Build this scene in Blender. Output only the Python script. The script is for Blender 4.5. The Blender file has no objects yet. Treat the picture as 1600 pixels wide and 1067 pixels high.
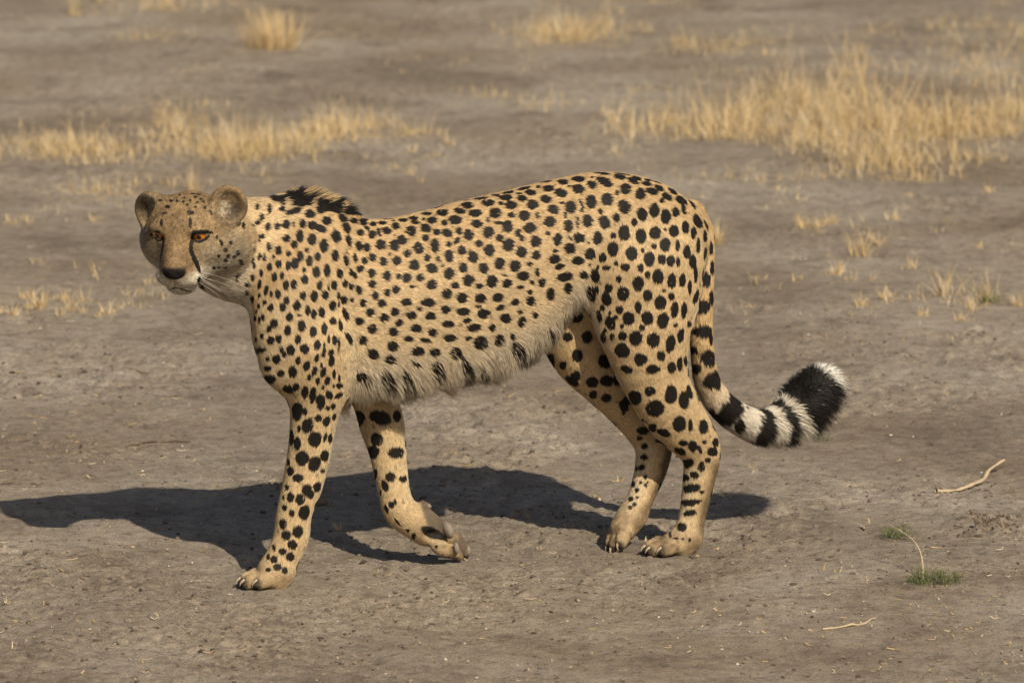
import bpy, math, random
import numpy as np
from mathutils import Vector, Matrix
from mathutils.bvhtree import BVHTree
rng = np.random.default_rng(7)
SC = bpy.context.scene
COL = SC.collection

# ------------------------------------------------------------------ camera, sky, sun, exposure
PITCH = math.radians(10.0)
FPX = 9240.0                      # focal length in photo pixels (1600 wide)
CAM = Vector((0.0779, -11.7384, 2.5334))
cd = bpy.data.cameras.new('camera'); cam = bpy.data.objects.new('camera', cd); COL.objects.link(cam)
cam.location = CAM; cam.rotation_euler = (math.pi/2 - PITCH, 0, 0)
cd.sensor_width = 36.0; cd.lens = 36.0*FPX/1600.0; cd.clip_end = 3000.0; cd.clip_start = 0.1
cd.dof.use_dof = True; cd.dof.focus_distance = 11.88; cd.dof.aperture_fstop = 7.1
SC.camera = cam

SUN_TO = Vector((0.49, -1.12, 0.98)).normalized()
w = bpy.data.worlds.new('World'); SC.world = w; w.use_nodes = True
nt = w.node_tree
sky = nt.nodes.new('ShaderNodeTexSky'); sky.sky_type = 'NISHITA'; sky.sun_disc = False
sky.sun_elevation = math.asin(SUN_TO.z); sky.sun_rotation = math.atan2(SUN_TO.x, SUN_TO.y)
sky.air_density = 1.0; sky.dust_density = 2.5; sky.ozone_density = 1.0
nt.links.new(sky.outputs[0], nt.nodes['Background'].inputs[0])
nt.nodes['Background'].inputs[1].default_value = 0.055
sd = bpy.data.lights.new('sun', 'SUN'); sd.energy = 4.5; sd.angle = math.radians(0.55); sd.color = (1.0, 0.885, 0.69)
so = bpy.data.objects.new('sun', sd); COL.objects.link(so)
so.rotation_euler = SUN_TO.to_track_quat('Z', 'Y').to_euler(); so.location = (3, -6, 5)
SC.view_settings.view_transform = 'Standard'; SC.view_settings.look = 'None'
SC.view_settings.exposure = 0.10; SC.view_settings.gamma = 1.0
SC.render.engine = 'CYCLES'
try:
    SC.cycles_curves.shape = 'RIBBONS'; SC.cycles_curves.subdivisions = 2
except Exception: pass
SC.cycles.max_bounces = 5; SC.cycles.diffuse_bounces = 3; SC.cycles.glossy_bounces = 2
SC.cycles.transparent_max_bounces = 4

# ------------------------------------------------------------------ helpers
def sstep(a, b, x):
    t = np.clip((x-a)/(b-a), 0, 1); return t*t*(3-2*t)

def _h(ix, iy, iz, s):
    n = (ix*73856093) ^ (iy*19349663) ^ (iz*83492791) ^ (s*2654435)
    n = (n ^ (n >> 13))*1274126177
    n = n & 0x7fffffff
    n = (n ^ (n >> 16)) & 0xffff
    return n/65535.0
def vnoise(P, scale, seed=0):
    """value noise in -1..1"""
    Q = np.asarray(P, dtype=np.float64)*scale
    I = np.floor(Q).astype(np.int64); F = Q-I; F = F*F*(3-2*F)
    r = 0
    for dx in (0, 1):
        wx = F[:, 0] if dx else 1-F[:, 0]
        for dy in (0, 1):
            wy = F[:, 1] if dy else 1-F[:, 1]
            for dz in (0, 1):
                wz = F[:, 2] if dz else 1-F[:, 2]
                r = r + wx*wy*wz*_h(I[:, 0]+dx, I[:, 1]+dy, I[:, 2]+dz, seed)
    return r*2-1
def fbm(P, scale, octs=4, seed=0, gain=0.5):
    r = 0; a = 1; t = 0
    for o in range(octs):
        r = r + a*vnoise(P, scale*2.03**o, seed+o*17); t += a; a *= gain
    return r/t

def tag(o, label=None, cat=None, group=None, kind=None):
    if label: o['label'] = label
    if cat: o['category'] = cat
    if group: o['group'] = group
    if kind: o['kind'] = kind
    return o
def np_mesh(name, V, F, mat, parent=None, smooth=True, cols=None):
    """V (n,3), F (m,k) of one polygon size"""
    V = np.ascontiguousarray(V, dtype=np.float32); F = np.ascontiguousarray(F, dtype=np.int32)
    me = bpy.data.meshes.new(name)
    me.vertices.add(len(V)); me.vertices.foreach_set('co', V.ravel())
    k = F.shape[1]
    me.loops.add(F.size); me.loops.foreach_set('vertex_index', F.ravel())
    me.polygons.add(len(F)); me.polygons.foreach_set('loop_start', np.arange(len(F), dtype=np.int32)*k)
    me.polygons.foreach_set('use_smooth', np.full(len(F), smooth))
    me.update(calc_edges=True); me.validate()
    if cols is not None:
        at_ = me.color_attributes.new('tint', 'FLOAT_COLOR', 'POINT')
        c = np.ones((len(V), 4), dtype=np.float32); c[:, :3] = cols
        at_.data.foreach_set('color', c.ravel())
    me.materials.append(mat)
    o = bpy.data.objects.new(name, me); COL.objects.link(o)
    if parent is not None: o.parent = parent
    return o

def node_mat(name):
    m = bpy.data.materials.new(name); m.use_nodes = True
    n = m.node_tree.nodes; l = m.node_tree.links
    return m, n, l, n['Principled BSDF']
def simple_mat(name, col, rough=0.6, spec=0.3, var=0.25, scale=60.0, bump=0.0):
    m, n, l, b = node_mat(name)
    tc = n.new('ShaderNodeTexCoord'); nz = n.new('ShaderNodeTexNoise'); nz.inputs['Scale'].default_value = scale
    nz.inputs['Detail'].default_value = 4
    l.new(tc.outputs['Object'], nz.inputs['Vector'])
    mx = n.new('ShaderNodeMixRGB'); mx.inputs[1].default_value = (*[c*(1-var) for c in col], 1)
    mx.inputs[2].default_value = (*[min(1, c*(1+var)) for c in col], 1)
    l.new(nz.outputs['Fac'], mx.inputs[0]); l.new(mx.outputs[0], b.inputs['Base Color'])
    b.inputs['Roughness'].default_value = rough; b.inputs['Specular IOR Level'].default_value = spec
    if bump:
        bp = n.new('ShaderNodeBump'); bp.inputs['Strength'].default_value = bump; bp.inputs['Distance'].default_value = 0.003
        l.new(nz.outputs['Fac'], bp.inputs['Height']); l.new(bp.outputs[0], b.inputs['Normal'])
    return m
def tint_mat(name, rough=0.7, spec=0.2, transl=0.0):
    """base colour from the per-vertex 'tint' of the thing itself (straw, stems, pebbles of mixed colours)"""
    m, n, l, b = node_mat(name)
    a = n.new('ShaderNodeAttribute'); a.attribute_name = 'tint'
    l.new(a.outputs['Color'], b.inputs['Base Color'])
    b.inputs['Roughness'].default_value = rough; b.inputs['Specular IOR Level'].default_value = spec
    if transl:
        tr = n.new('ShaderNodeBsdfTranslucent'); l.new(a.outputs['Color'], tr.inputs['Color'])
        mx = n.new('ShaderNodeMixShader'); mx.inputs[0].default_value = transl
        l.new(b.outputs[0], mx.inputs[1]); l.new(tr.outputs[0], mx.inputs[2])
        l.new(mx.outputs[0], n['Material Output'].inputs['Surface'])
    return m

# a surveyed point of the photograph -> a point of the place
_FW = np.array([0, math.cos(PITCH), -math.sin(PITCH)]); _UP = np.array([0, math.sin(PITCH), math.cos(PITCH)])
_C = np.array(CAM)
def sight(px, py):
    return _FW + np.array([(px-800)/FPX, 0, 0]) - (py-533.5)/FPX*_UP
def gnd(px, py, z=0.0):
    d = sight(px, py); return _C + d*((z-_C[2])/d[2])
FUR_N = 520000
# ------------------------------------------------------------------ ground
def growing(lo, hi, segs):
    out = [lo]; x = lo
    while x < hi:
        st = None
        for a, b, h in segs:
            if a <= x < b: st = h
        if st is None: st = max(.05, .22*max(abs(x)-9, abs(x)*.35))
        x += st; out.append(x)
    return np.array(out)
gx = growing(-2.15, 2.15, [(-9, 9, .0068)])
side = np.array([2.4, 2.8, 3.4, 4.4, 6, 9, 14, 25, 45, 90, 180, 400, 900.])
gx = np.concatenate([-side[::-1], gx, side])
gy = [-2.2]
while gy[-1] < 10.5:
    y = gy[-1]; gy.append(y+(.0066 if y < .8 else .0066*(1+(y-.8)*.5)))
gy = np.concatenate([np.array([-900, -300, -100, -40, -20, -13, -8, -5, -3.6, -2.8]), np.array(gy), np.array([11.2, 12.5, 15, 20, 30, 50, 90, 180, 400, 900, 2200.])])
GX, GY = np.meshgrid(gx, gy, indexing='xy')
FEET = np.array([gnd(400, 918)[:2], gnd(1040, 866)[:2], gnd(965, 858)[:2], gnd(718, 880)[:2], gnd(436, 916)[:2], gnd(1075, 862)[:2]])
CLODS = [(1550, 826, .085, .016), (1240, 918, .03, -.004), (490, 786, .030, .010)]
def ground_h(X, Y):
    P = np.stack([X, Y, np.zeros_like(X)], 1)
    near = (np.abs(X) < 2.6) & (Y > -3) & (Y < 12)
    h = np.zeros(len(X))
    Q = P[near]
    e = .012*fbm(Q*np.array([1, 1, 1]), 1.1, 2, 101)
    crumb = sstep(-.05, .45, fbm(Q, 2.3, 3, 140))                   # loose, trampled areas against smooth crust
    e = e+(.0040+.0060*crumb)*fbm(Q, 9, 3, 120)
    e = e+(.0020+.0070*crumb)*fbm(Q, 48, 2, 130, .7)
    pit = fbm(Q, 30, 2, 160); e = e-.008*crumb*sstep(.35, .75, pit)
    lump = fbm(Q, 36, 2, 170); e = e+.0070*sstep(.45, .8, lump)*(.25+crumb)
    for k, (cx, cy, r, a) in enumerate(CLODS):
        c = gnd(cx, cy); d = np.hypot(Q[:, 0]-c[0], (Q[:, 1]-c[1])*.7)/r
        e = e+a*np.exp(-d*d)*(1+.7*vnoise(Q, 60, 180+k))
    d = np.min(np.hypot(Q[:, 0:1]-FEET[:, 0][None, :], Q[:, 1:2]-FEET[:, 1][None, :]), axis=1)
    f = sstep(.03, .16, d)
    h[near] = e*f-.002*(1-f)
    return h
GZ = ground_h(GX.ravel(), GY.ravel())
nyy, nxx = GX.shape
ii = (np.arange(nyy-1)[:, None]*nxx+np.arange(nxx-1)[None, :]).ravel()
GF = np.stack([ii, ii+1, ii+nxx+1, ii+nxx], 1)

gm_, n, l, b = node_mat('dry_soil')
tc = n.new('ShaderNodeTexCoord')
def noise(scale, detail, rough=.55, sx=1, sy=1):
    mp = n.new('ShaderNodeMapping'); mp.inputs['Scale'].default_value = (sx, sy, 1); l.new(tc.outputs['Object'], mp.inputs[0])
    t = n.new('ShaderNodeTexNoise'); t.inputs['Scale'].default_value = scale; t.inputs['Detail'].default_value = detail
    t.inputs['Roughness'].default_value = rough; l.new(mp.outputs[0], t.inputs['Vector']); return t.outputs['Fac']
def ramp(fac, stops):
    r = n.new('ShaderNodeValToRGB'); l.new(fac, r.inputs[0]); e = r.color_ramp.elements
    e[0].position, e[0].color = stops[0][0], (*stops[0][1], 1); e[1].position, e[1].color = stops[-1][0], (*stops[-1][1], 1)
    for p_, c_ in stops[1:-1]:
        x = e.new(p_); x.color = (*c_, 1)
    return r.outputs[0]
def mix(a, bb, fac, kind='MIX'):
    m = n.new('ShaderNodeMixRGB'); m.blend_type = kind
    for s_, v_ in ((0, fac), (1, a), (2, bb)):
        if isinstance(v_, (int, float)): m.inputs[s_].default_value = v_
        elif isinstance(v_, tuple): m.inputs[s_].default_value = (*v_, 1)
        else: l.new(v_, m.inputs[s_])
    return m.outputs[0]
c = ramp(noise(1.1, 6, .6), [(.34, (.300, .244, .188)), (.50, (.428, .362, .290)), (.64, (.520, .455, .380))])
c = mix(c, (.355, .262, .175), ramp(noise(.75, 4), [(.48, (0, 0, 0)), (.68, (.55, .55, .55))]))
c = mix(c, (.215, .170, .130), ramp(noise(3.2, 7, .72), [(.52, (0, 0, 0)), (.66, (.7, .7, .7))]))
c = mix(c, ramp(noise(22, 6, .7), [(.25, (.55, .53, .52)), (.55, (1, 1, 1)), (.8, (1.12, 1.12, 1.12))]), 1.0, 'MULTIPLY')
c = mix(c, (.120, .096, .076), ramp(noise(48, 4, .65), [(.56, (0, 0, 0)), (.70, (.75, .75, .75))]))
c = mix(c, ramp(noise(240, 3, .7), [(.30, (.62, .60, .58)), (.5, (1, 1, 1)), (.72, (1.22, 1.2, 1.18))]), 1.0, 'MULTIPLY')
c = mix(c, (.085, .066, .052), ramp(noise(170, 2, .5), [(.66, (0, 0, 0)), (.72, (.8, .8, .8))]))
c = mix(c, (.42, .345, .26), ramp(noise(95, 2, .5), [(.70, (0, 0, 0)), (.78, (.5, .5, .5))]))
l.new(c, b.inputs['Base Color']); b.inputs['Roughness'].default_value = .92; b.inputs['Specular IOR Level'].default_value = .15
bp = n.new('ShaderNodeBump'); bp.inputs['Strength'].default_value = 1.0; bp.inputs['Distance'].default_value = .014
l.new(mix(noise(90, 6, .75), noise(380, 3, .6), .35), bp.inputs['Height']); l.new(bp.outputs[0], b.inputs['Normal'])
ground = np_mesh('ground', np.stack([GX.ravel(), GY.ravel(), GZ], 1), GF, gm_)
tag(ground, 'bare grey-brown dusty soil', kind='structure')
def gz(p): return float(ground_h(np.array([p[0]]), np.array([p[1]]))[0])
# ------------------------------------------------------------------ the cheetah: body frame u (forward), v (its left side), w (up)
YAW = math.radians(21.0)
UX = np.array([-math.cos(YAW), -math.sin(YAW), 0]); VX = np.array([math.sin(YAW), -math.cos(YAW), 0]); WX = np.array([0, 0, 1.0])
B2W = np.stack([UX, VX, WX])              # rows: body axes in the world;  P_world = P_body @ B2W
V0 = -0.012                               # sagittal plane
def at(px, py, v):
    """point on the plane v (metres from the animal's sagittal plane) -> body coordinates"""
    d = sight(px, py); t = ((V0+v) - _C @ VX)/(d @ VX)
    p = _C + d*t
    return np.array([p @ UX, V0+v, p[2]])
PX = 1/775.0                              # metres per photo pixel at the animal

def catmull(pts, n=4):
    pts = np.asarray(pts, float); out = []
    N = len(pts)
    for i in range(N-1):
        p0 = pts[max(i-1, 0)]; p1 = pts[i]; p2 = pts[i+1]; p3 = pts[min(i+2, N-1)]
        for k in range(n):
            t = k/n
            out.append(0.5*((2*p1)+(-p0+p2)*t+(2*p0-5*p1+4*p2-p3)*t*t+(-p0+3*p1-3*p2+p3)*t**3))
    out.append(pts[-1]); return np.array(out)

class Chain:
    def __init__(s, name, pts, lat=1.0, k=0.03, n=4, fur=0.013, flow=None):
        """pts: rows (u,v,w,r)"""
        s.name = name; s.p = catmull(pts, n); s.lat = lat; s.k = k; s.fur = fur; s.op = 'add'; s.fl = flow
        m = s.p[:, 3].max()
        s.lo = s.p[:, :3].min(0)-m; s.hi = s.p[:, :3].max(0)+m
    def _seg(s, P):
        best = np.full(len(P), 9.0); T = np.zeros(len(P)); D = np.zeros((len(P), 3))
        for i in range(len(s.p)-1):
            a = s.p[i]; b = s.p[i+1]; ab = b[:3]-a[:3]; L = ab @ ab
            if L < 1e-10: continue
            t = np.clip(((P-a[:3]) @ ab)/L, 0, 1)
            q = P-a[:3]-t[:, None]*ab
            q[:, 1] /= s.lat
            d = np.sqrt((q*q).sum(1))-(a[3]+t*(b[3]-a[3]))
            m = d < best
            best[m] = d[m]; T[m] = (i+t[m]); D[m] = ab/math.sqrt(L)
        return best, T/(len(s.p)-1), D
    def ev(s, P): return s._seg(P)[0]
    def info(s, P):
        d, t, D = s._seg(P)
        return d, t, (D if s.fl is None else np.broadcast_to(s.fl, D.shape))

class Ell:
    def __init__(s, name, c, r, R=None, k=0.02, op='add', fur=0.013, flow=(-1, 0, -0.2)):
        s.name = name; s.c = np.asarray(c, float); s.r = np.asarray(r, float); s.R = np.eye(3) if R is None else R   # rows = local axes
        s.k = k; s.op = op; s.fur = fur; s.fl = np.asarray(flow, float)
        m = np.sqrt(((s.R*s.r[:, None])**2).sum(0)); s.lo = s.c-m; s.hi = s.c+m
    def ev(s, P):
        q = (P-s.c) @ s.R.T
        k0 = np.sqrt(((q/s.r)**2).sum(1)); k1 = np.sqrt(((q/s.r**2)**2).sum(1))+1e-9
        return k0*(k0-1)/k1
    def info(s, P): return s.ev(P), np.zeros(len(P)), np.broadcast_to(s.fl, (len(P), 3))

class Loft:
    """trunk: stations along u with top, bottom and half width"""
    def __init__(s, name, rows, k=0.03, fur=0.016):
        s.name = name; s.k = k; s.op = 'add'; s.fur = fur
        R = []
        for px, yt, yb, b in rows:
            a = at(px, yt, 0); c = at(px, yb, 0); R.append(((a[0]+c[0])/2, a[2], c[2], b))
        R = catmull(R, 5)[::-1]               # u ascending
        s.u = R[:, 0]; s.top = R[:, 1]; s.bot = R[:, 2]; s.b = R[:, 3]
        s.lo = np.array([s.u[0]-.02, V0-s.b.max()-.02, s.bot.min()-.02]); s.hi = np.array([s.u[-1]+.02, V0+s.b.max()+.02, s.top.max()+.02])
    def ev(s, P):
        u = np.clip(P[:, 0], s.u[0], s.u[-1]); du = P[:, 0]-u
        tp = np.interp(u, s.u, s.top); bt = np.interp(u, s.u, s.bot); b = np.interp(u, s.u, s.b)
        h = (tp-bt)/2; c = (tp+bt)/2
        z = (P[:, 2]-c)/h
        bb = b*np.clip(1.0-0.30*np.clip(z-0.1, 0, 1.3)**1.5, 0.3, 1)     # keel-like back
        y = (P[:, 1]-V0)/bb
        n = np.where(z < 0, 2.25+.75*np.clip(-z*2, 0, 1), 2.25)
        rr = (np.abs(y)**n+np.abs(z)**n)**(1/n)+1e-9
        f = (rr-1)*np.minimum(bb, h)*1.0
        return np.where(np.abs(du) > 0, np.sqrt(np.maximum(f, 0)**2+du*du)+np.minimum(f, 0)*0, f)
    def info(s, P):
        D = np.zeros((len(P), 3)); D[:, 0] = -1
        u = np.clip(P[:, 0], s.u[0], s.u[-1]); tp = np.interp(u, s.u, s.top); bt = np.interp(u, s.u, s.bot)
        z = (P[:, 2]-bt)/(tp-bt)
        D[:, 2] = -0.35-0.5*sstep(0.45, 0.0, z)
        return s.ev(P), 1-z, D

def ch(name, rows, **kw):
    """rows: photo x, y, lateral v, radius in photo pixels"""
    return Chain(name, [(*at(x, y, v), r*PX) for x, y, v, r in rows], **kw)

# head frame
HYAW = math.radians(15.0); HPIT = math.radians(24.0); HROLL = math.radians(0.0)
hf = np.array([-math.sin(HYAW)*math.cos(HPIT), -math.cos(HYAW)*math.cos(HPIT), -math.sin(HPIT)])
hx = np.array([math.cos(HYAW), -math.sin(HYAW), 0.0])
hu = np.cross(hf, hx)
HB = np.stack([hx, hf, hu]) @ B2W.T        # rows: head axes (its left, forward, up) in body coordinates
H0 = at(294, 353, 0.075)
def hp(x, y, z): return H0+np.array([x, y, z]) @ HB
def hell(name, c, r, k=0.015, op='add', rot=None, fur=0.007):
    R = HB if rot is None else rot @ HB
    e = Ell(name, hp(*c), r, R, k, op, fur); e.head = True
    return e
def hch(name, rows, lat=1.0, k=0.015, fur=0.007):
    c = Chain(name, [(*hp(x, y, z), r) for x, y, z, r in rows], lat=1.0, k=k, fur=fur)
    c.head = True; return c
def rot3(rx, ry, rz):
    return np.array((Matrix.Rotation(rz, 3, 'Z') @ Matrix.Rotation(ry, 3, 'Y') @ Matrix.Rotation(rx, 3, 'X')).transposed())

prims = []
prims.append(Loft('trunk', [
    (409, 410, 520, .030), (418, 372, 552, .060), (432, 345, 586, .080), (450, 330, 604, .094), (485, 322, 612, .104), (520, 324, 608, .110), (560, 340, 600, .114),
    (600, 344, 596, .120), (660, 333, 588, .124), (720, 317, 576, .122), (780, 303, 556, .115), (830, 291, 520, .106),
    (865, 283, 478, .099), (890, 278, 460, .097), (920, 272, 452, .098), (960, 271, 455, .102), (1000, 277, 470, .102), (1040, 291, 470, .094),
    (1072, 314, 440, .076), (1092, 345, 410, .050)]))
# shoulders, upper arms, thighs
for sgn in (1, -1):
    if sgn > 0: rows = [(474, 395, .060, 42), (464, 440, .075, 64), (462, 500, .084, 66), (462, 556, .080, 58)]
    else: rows = [(516, 395, -.062, 40), (506, 440, -.075, 62), (508, 500, -.085, 66), (529, 560, -.082, 58)]
    prims.append(ch('shoulder', rows, lat=.58, k=.05, flow=(-.6, 0, -1)))
    prims.append(ch('haunch', [(985, 360, .050*sgn, 45), (1003, 410, .070*sgn, 80), (1008, 470, .078*sgn, 84)], lat=.5, k=.05, flow=(-.7, 0, -.8)))
prims.append(ch('chest', [(472, 450, .02, 70), (469, 500, .02, 66), (466, 545, .02, 58), (485, 575, .01, 50)], lat=1.1, k=.05, flow=(-.3, 0, -1)))
# legs (near, then far)
prims.append(ch('near_foreleg', [(492, 540, .085, 62), (500, 590, .080, 48), (493, 635, .072, 39), (487, 680, .064, 34.5), (481, 720, .058, 33), (472, 760, .053, 31),
    (460, 800, .047, 27.5), (455, 838, .043, 28), (443, 868, .040, 26), (432, 893, .036, 26)], lat=.82, k=.03, fur=.011))
prims.append(ch('far_foreleg', [(560, 540, -.085, 60), (578, 590, -.080, 44), (588, 630, -.075, 36), (597, 665, -.070, 35), (605, 700, -.065, 30), (611, 740, -.060, 26.5), (616, 770, -.056, 25),
    (624, 795, -.053, 26.5), (642, 812, -.050, 26), (662, 828, -.046, 23)], lat=.82, k=.03, fur=.011))
prims.append(ch('near_hindleg', [(1006, 420, .082, 92), (1009, 520, .086, 71), (1026, 596, .080, 53), (1054, 648, .070, 46), (1084, 686, .060, 37), (1096, 712, .055, 31),
    (1092, 750, .050, 26), (1083, 800, .044, 22), (1074, 840, .039, 23)], lat=.72, k=.035, fur=.011))
prims.append(ch('far_hindleg', [(925, 430, -.060, 85), (903, 500, -.060, 66), (913, 550, -.058, 53), (944, 590, -.060, 44), (978, 627, -.062, 39), (1008, 662, -.062, 37), (1021, 694, -.056, 31),
    (1017, 732, -.050, 26), (1003, 773, -.046, 21.5), (990, 803, -.042, 22)], lat=.85, k=.03, fur=.011))
# tail
TAIL = [(1078, 335, 0, 22), (1096, 365, .0, 18), (1099, 410, .010, 16), (1098, 460, .015, 16), (1096, 510, .015, 16.5), (1098, 555, .01, 17.5), (1106, 598, .0, 19), (1128, 632, -.01, 20),
    (1158, 654, -.02, 20), (1190, 664, -.03, 20), (1222, 656, -.04, 20), (1248, 637, -.05, 21), (1268, 614, -.055, 20), (1283, 597, -.06, 13)]
prims.append(ch('tail', TAIL, k=.012, fur=.020))
# neck
prims.append(ch('neck', [(480, 425, -.01, 96), (440, 408, -.005, 84), (402, 400, .0, 77), (362, 394, .005, 70), (330, 382, .02, 60)], lat=.82, k=.035, fur=.018, flow=(-1, 0, -.55)))
prims.append(ch('nape', [(470, 352, 0, 36), (425, 350, .0, 36), (380, 348, .01, 36), (335, 345, .03, 36)], k=.03, fur=.018, flow=(-1, 0, -.2)))
# head
prims += [
    hell('skull', (0, -.004, .002), (.073, .080, .057), k=.02),
    hell('forehead', (0, .034, .014), (.050, .036, .034), k=.02),
    hch('bridge', [(0, .030, .020, .026), (0, .066, .004, .0235), (0, .098, -.018, .0195), (0, .109, -.028, .0165)], k=.018),
    hch('muzzle', [(0, .030, -.022, .048), (0, .070, -.038, .040), (0, .088, -.045, .033)], k=.02),
]
for s in (1, -1):
    prims += [
        hell('cheek', (.050*s, .020, -.024), (.035, .044, .040), k=.025),
        hell('brow', (.036*s, .052, .0300), (.023, .017, .009), k=.014, rot=rot3(0, math.radians(10*s), 0)),
        hch('jaw', [(.040*s, .0, -.048, .036), (.026*s, .050, -.066, .026), (.008*s, .080, -.074, .019)], k=.02),
        hell('ruff', (.054*s, -.026, -.050), (.044, .052, .046), k=.045, fur=.015),
        hell('lip', (.0215*s, .092, -.056), (.0240, .0220, .0215), k=.010),
    ]
prims.append(hell('chin', (0, .084, -.086), (.030, .020, .014), k=.012))
prims.append(hell('nose', (0, .1185, -.0295), (.0225, .0125, .0125), k=.006))
for s in (1, -1):
    prims.append(hell('nostril', (.0125*s, .130, -.0315), (.0055, .006, .0038), k=.004, op='sub'))
    prims.append(hell('eye_socket', (.0415*s, .074, .0165), (.0168, .022, .0068), k=.005, op='sub', rot=rot3(0, math.radians(-12*s), math.radians(-20*s))))
prims.append(hch('mouth_line', [(-.040, .078, -.086, .0022), (-.024, .100, -.078, .0022), (0, .112, -.071, .0022), (.024, .100, -.078, .0022), (.040, .078, -.086, .0022)], k=.004)); prims[-1].op = 'sub'
prims.append(hch('philtrum', [(0, .120, -.040, .0018), (0, .116, -.062, .0022)], k=.004)); prims[-1].op = 'sub'
EARS = []
for s in (1, -1):
    R = rot3(math.radians(12), math.radians(-14*s if s > 0 else -26*s), math.radians(-32*s))
    ec = (.083, -.018, .040) if s > 0 else (-.080, -.018, .020)
    EARS.append((s, R, ec))
    prims.append(hell('ear', ec, (.037, .018, .041), k=.018, rot=R))
    prims.append(hell('ear_base', (.058*s, -.012, .020), (.030, .030, .030), k=.02))
for s, R, ec in EARS:
    off = np.array([0.000, .0165, .003]) @ R
    prims.append(hell('ear_bowl', np.array(ec)+off, (.0300, .0170, .0340), k=.006, op='sub', rot=R))

# paws: toes, pads.  c = ball of the paw, f = pointing direction, up = back of the paw
CLAWS = []
def paw(c, f, up, ln=1.0, toes=((.026, .012), (.010, .030), (-.010, .030), (-.026, .012)), drop=0.0, name='paw', spread=1.0, lift=0.0):
    f = np.asarray(f, float); f /= np.linalg.norm(f); up = np.asarray(up, float); up -= f*(up @ f); up /= np.linalg.norm(up)
    rt = np.cross(f, up)
    R = np.stack([f, rt, up]); c = np.asarray(c, float)
    prims.append(Ell(name, c-f*.014+up*.006, (.036, .028*spread, .022), R, .014, fur=.008, flow=f))
    for lat, fwd in toes:
        q = c+f*(fwd*ln+.004)+rt*lat*spread
        prims.append(Ell(name, q+up*.002, (.0225, .0104, .0155), R, .004, fur=.005, flow=f))
        prims.append(Ell(name, q+f*.014-up*.006, (.012, .0100, .0092), R, .004, fur=.004, flow=f))
        CLAWS.append((q+f*.020+up*.003, f, up))
prims_paw_start = len(prims)
nf = at(420, 914, .036); nf[2] = .0170
paw(nf, (1, .10, -.04), (0, 0, 1), 1.12)
nh = at(1048, 861, .036); nh[2] = .0165
paw(nh, (1, .10, -.04), (0, 0, 1), 1.0)
# the lifted forepaw is folded back, its sole to the rear
def pell(px, py, v, dx, dy, hl, hw, hv, k=.008, op='add', fur=.006):
    f = np.array([-dx, 0, -dy], float); f /= np.linalg.norm(f); sd_ = np.array([0, 1.0, 0]); n_ = np.cross(f, sd_)
    e = Ell('paw', at(px, py, v), (hl*PX, hv, hw*PX), np.stack([f, sd_, n_]), k, op, fur, flow=f)
    prims.append(e); return e
pell(667, 829, -.044, 40, 34, 37, 19, .025, .013)
pell(671, 808, -.044, 38, 30, 27, 11, .018, .010)          # ridge of the sole
pell(664, 788, -.040, 38, 20, 11, 6, .008, .006)           # carpal pad
pell(690, 856, -.022, 42, 26, 22, 12.5, .011, .006)
pell(708, 862, -.040, 40, 30, 22, 11, .010, .005)
pell(721, 853, -.060, 26, 52, 24, 10, .011, .005)
pell(705, 845, -.072, 35, 45, 24, 11, .011, .006)
pell(677, 835, -.014, 44, 6, 14, 8, .018, .005, 'sub')
CLAWS.append((at(727, 872, -.060), np.array([-.4, 0, -.9]), np.array([.9, 0, -.4])))
fh = at(973, 828, -.038)
paw(fh, (.62, .1, -.76), (.76, 0, .62), .75)             # pushing off on its toes
prims.append(ch('paw_link', [(990, 803, -.042, 21), (976, 826, -.038, 20)], lat=.9, k=.012, fur=.008))
prims.append(ch('paw_link', [(1074, 838, .039, 22), (1063, 858, .037, 17)], lat=.95, k=.015, fur=.009))
prims.append(ch('paw_link', [(432, 890, .036, 25), (428, 910, .036, 20)], lat=.95, k=.015, fur=.009))

# ---- sample the field on a rectilinear grid, finest round the head
def axis(lo, hi, segs):
    out = []; x = lo
    while x < hi:
        st = next((h for a, b, h in segs if a <= x < b), .0055)
        out.append(x); x += st
    return np.array(out)
hlo = H0-.125; hhi = H0+.135
GU = axis(-.84, max(.66, H0[0]+.15), [(hlo[0], hhi[0], .0024)])
GV = axis(-.175, H0[1]+.15, [(H0[1]-.11, 1, .0034)])
GW = axis(-.012, .86, [(hlo[2], hhi[2]-.02, .0026), (-.02, .06, .0032)])
nU, nV, nW = len(GU), len(GV), len(GW)
FLD = np.full((nU, nV, nW), 0.08, dtype=np.float32)
def smin(a, b, k):
    h = np.clip(k-np.abs(a-b), 0, None)/k
    return np.minimum(a, b)-h*h*k*.25
for p in prims:
    m = p.k+.012
    i0, i1 = np.searchsorted(GU, [p.lo[0]-m, p.hi[0]+m]); j0, j1 = np.searchsorted(GV, [p.lo[1]-m, p.hi[1]+m]); k0, k1 = np.searchsorted(GW, [p.lo[2]-m, p.hi[2]+m])
    if i1 <= i0 or j1 <= j0 or k1 <= k0: continue
    A = np.stack(np.meshgrid(GU[i0:i1], GV[j0:j1], GW[k0:k1], indexing='ij'), -1)
    d = p.ev(A.reshape(-1, 3)).reshape(A.shape[:3]).astype(np.float32)
    S = FLD[i0:i1, j0:j1, k0:k1]
    FLD[i0:i1, j0:j1, k0:k1] = smin(S, d, p.k) if p.op == 'add' else -smin(-S, d, p.k)

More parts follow.
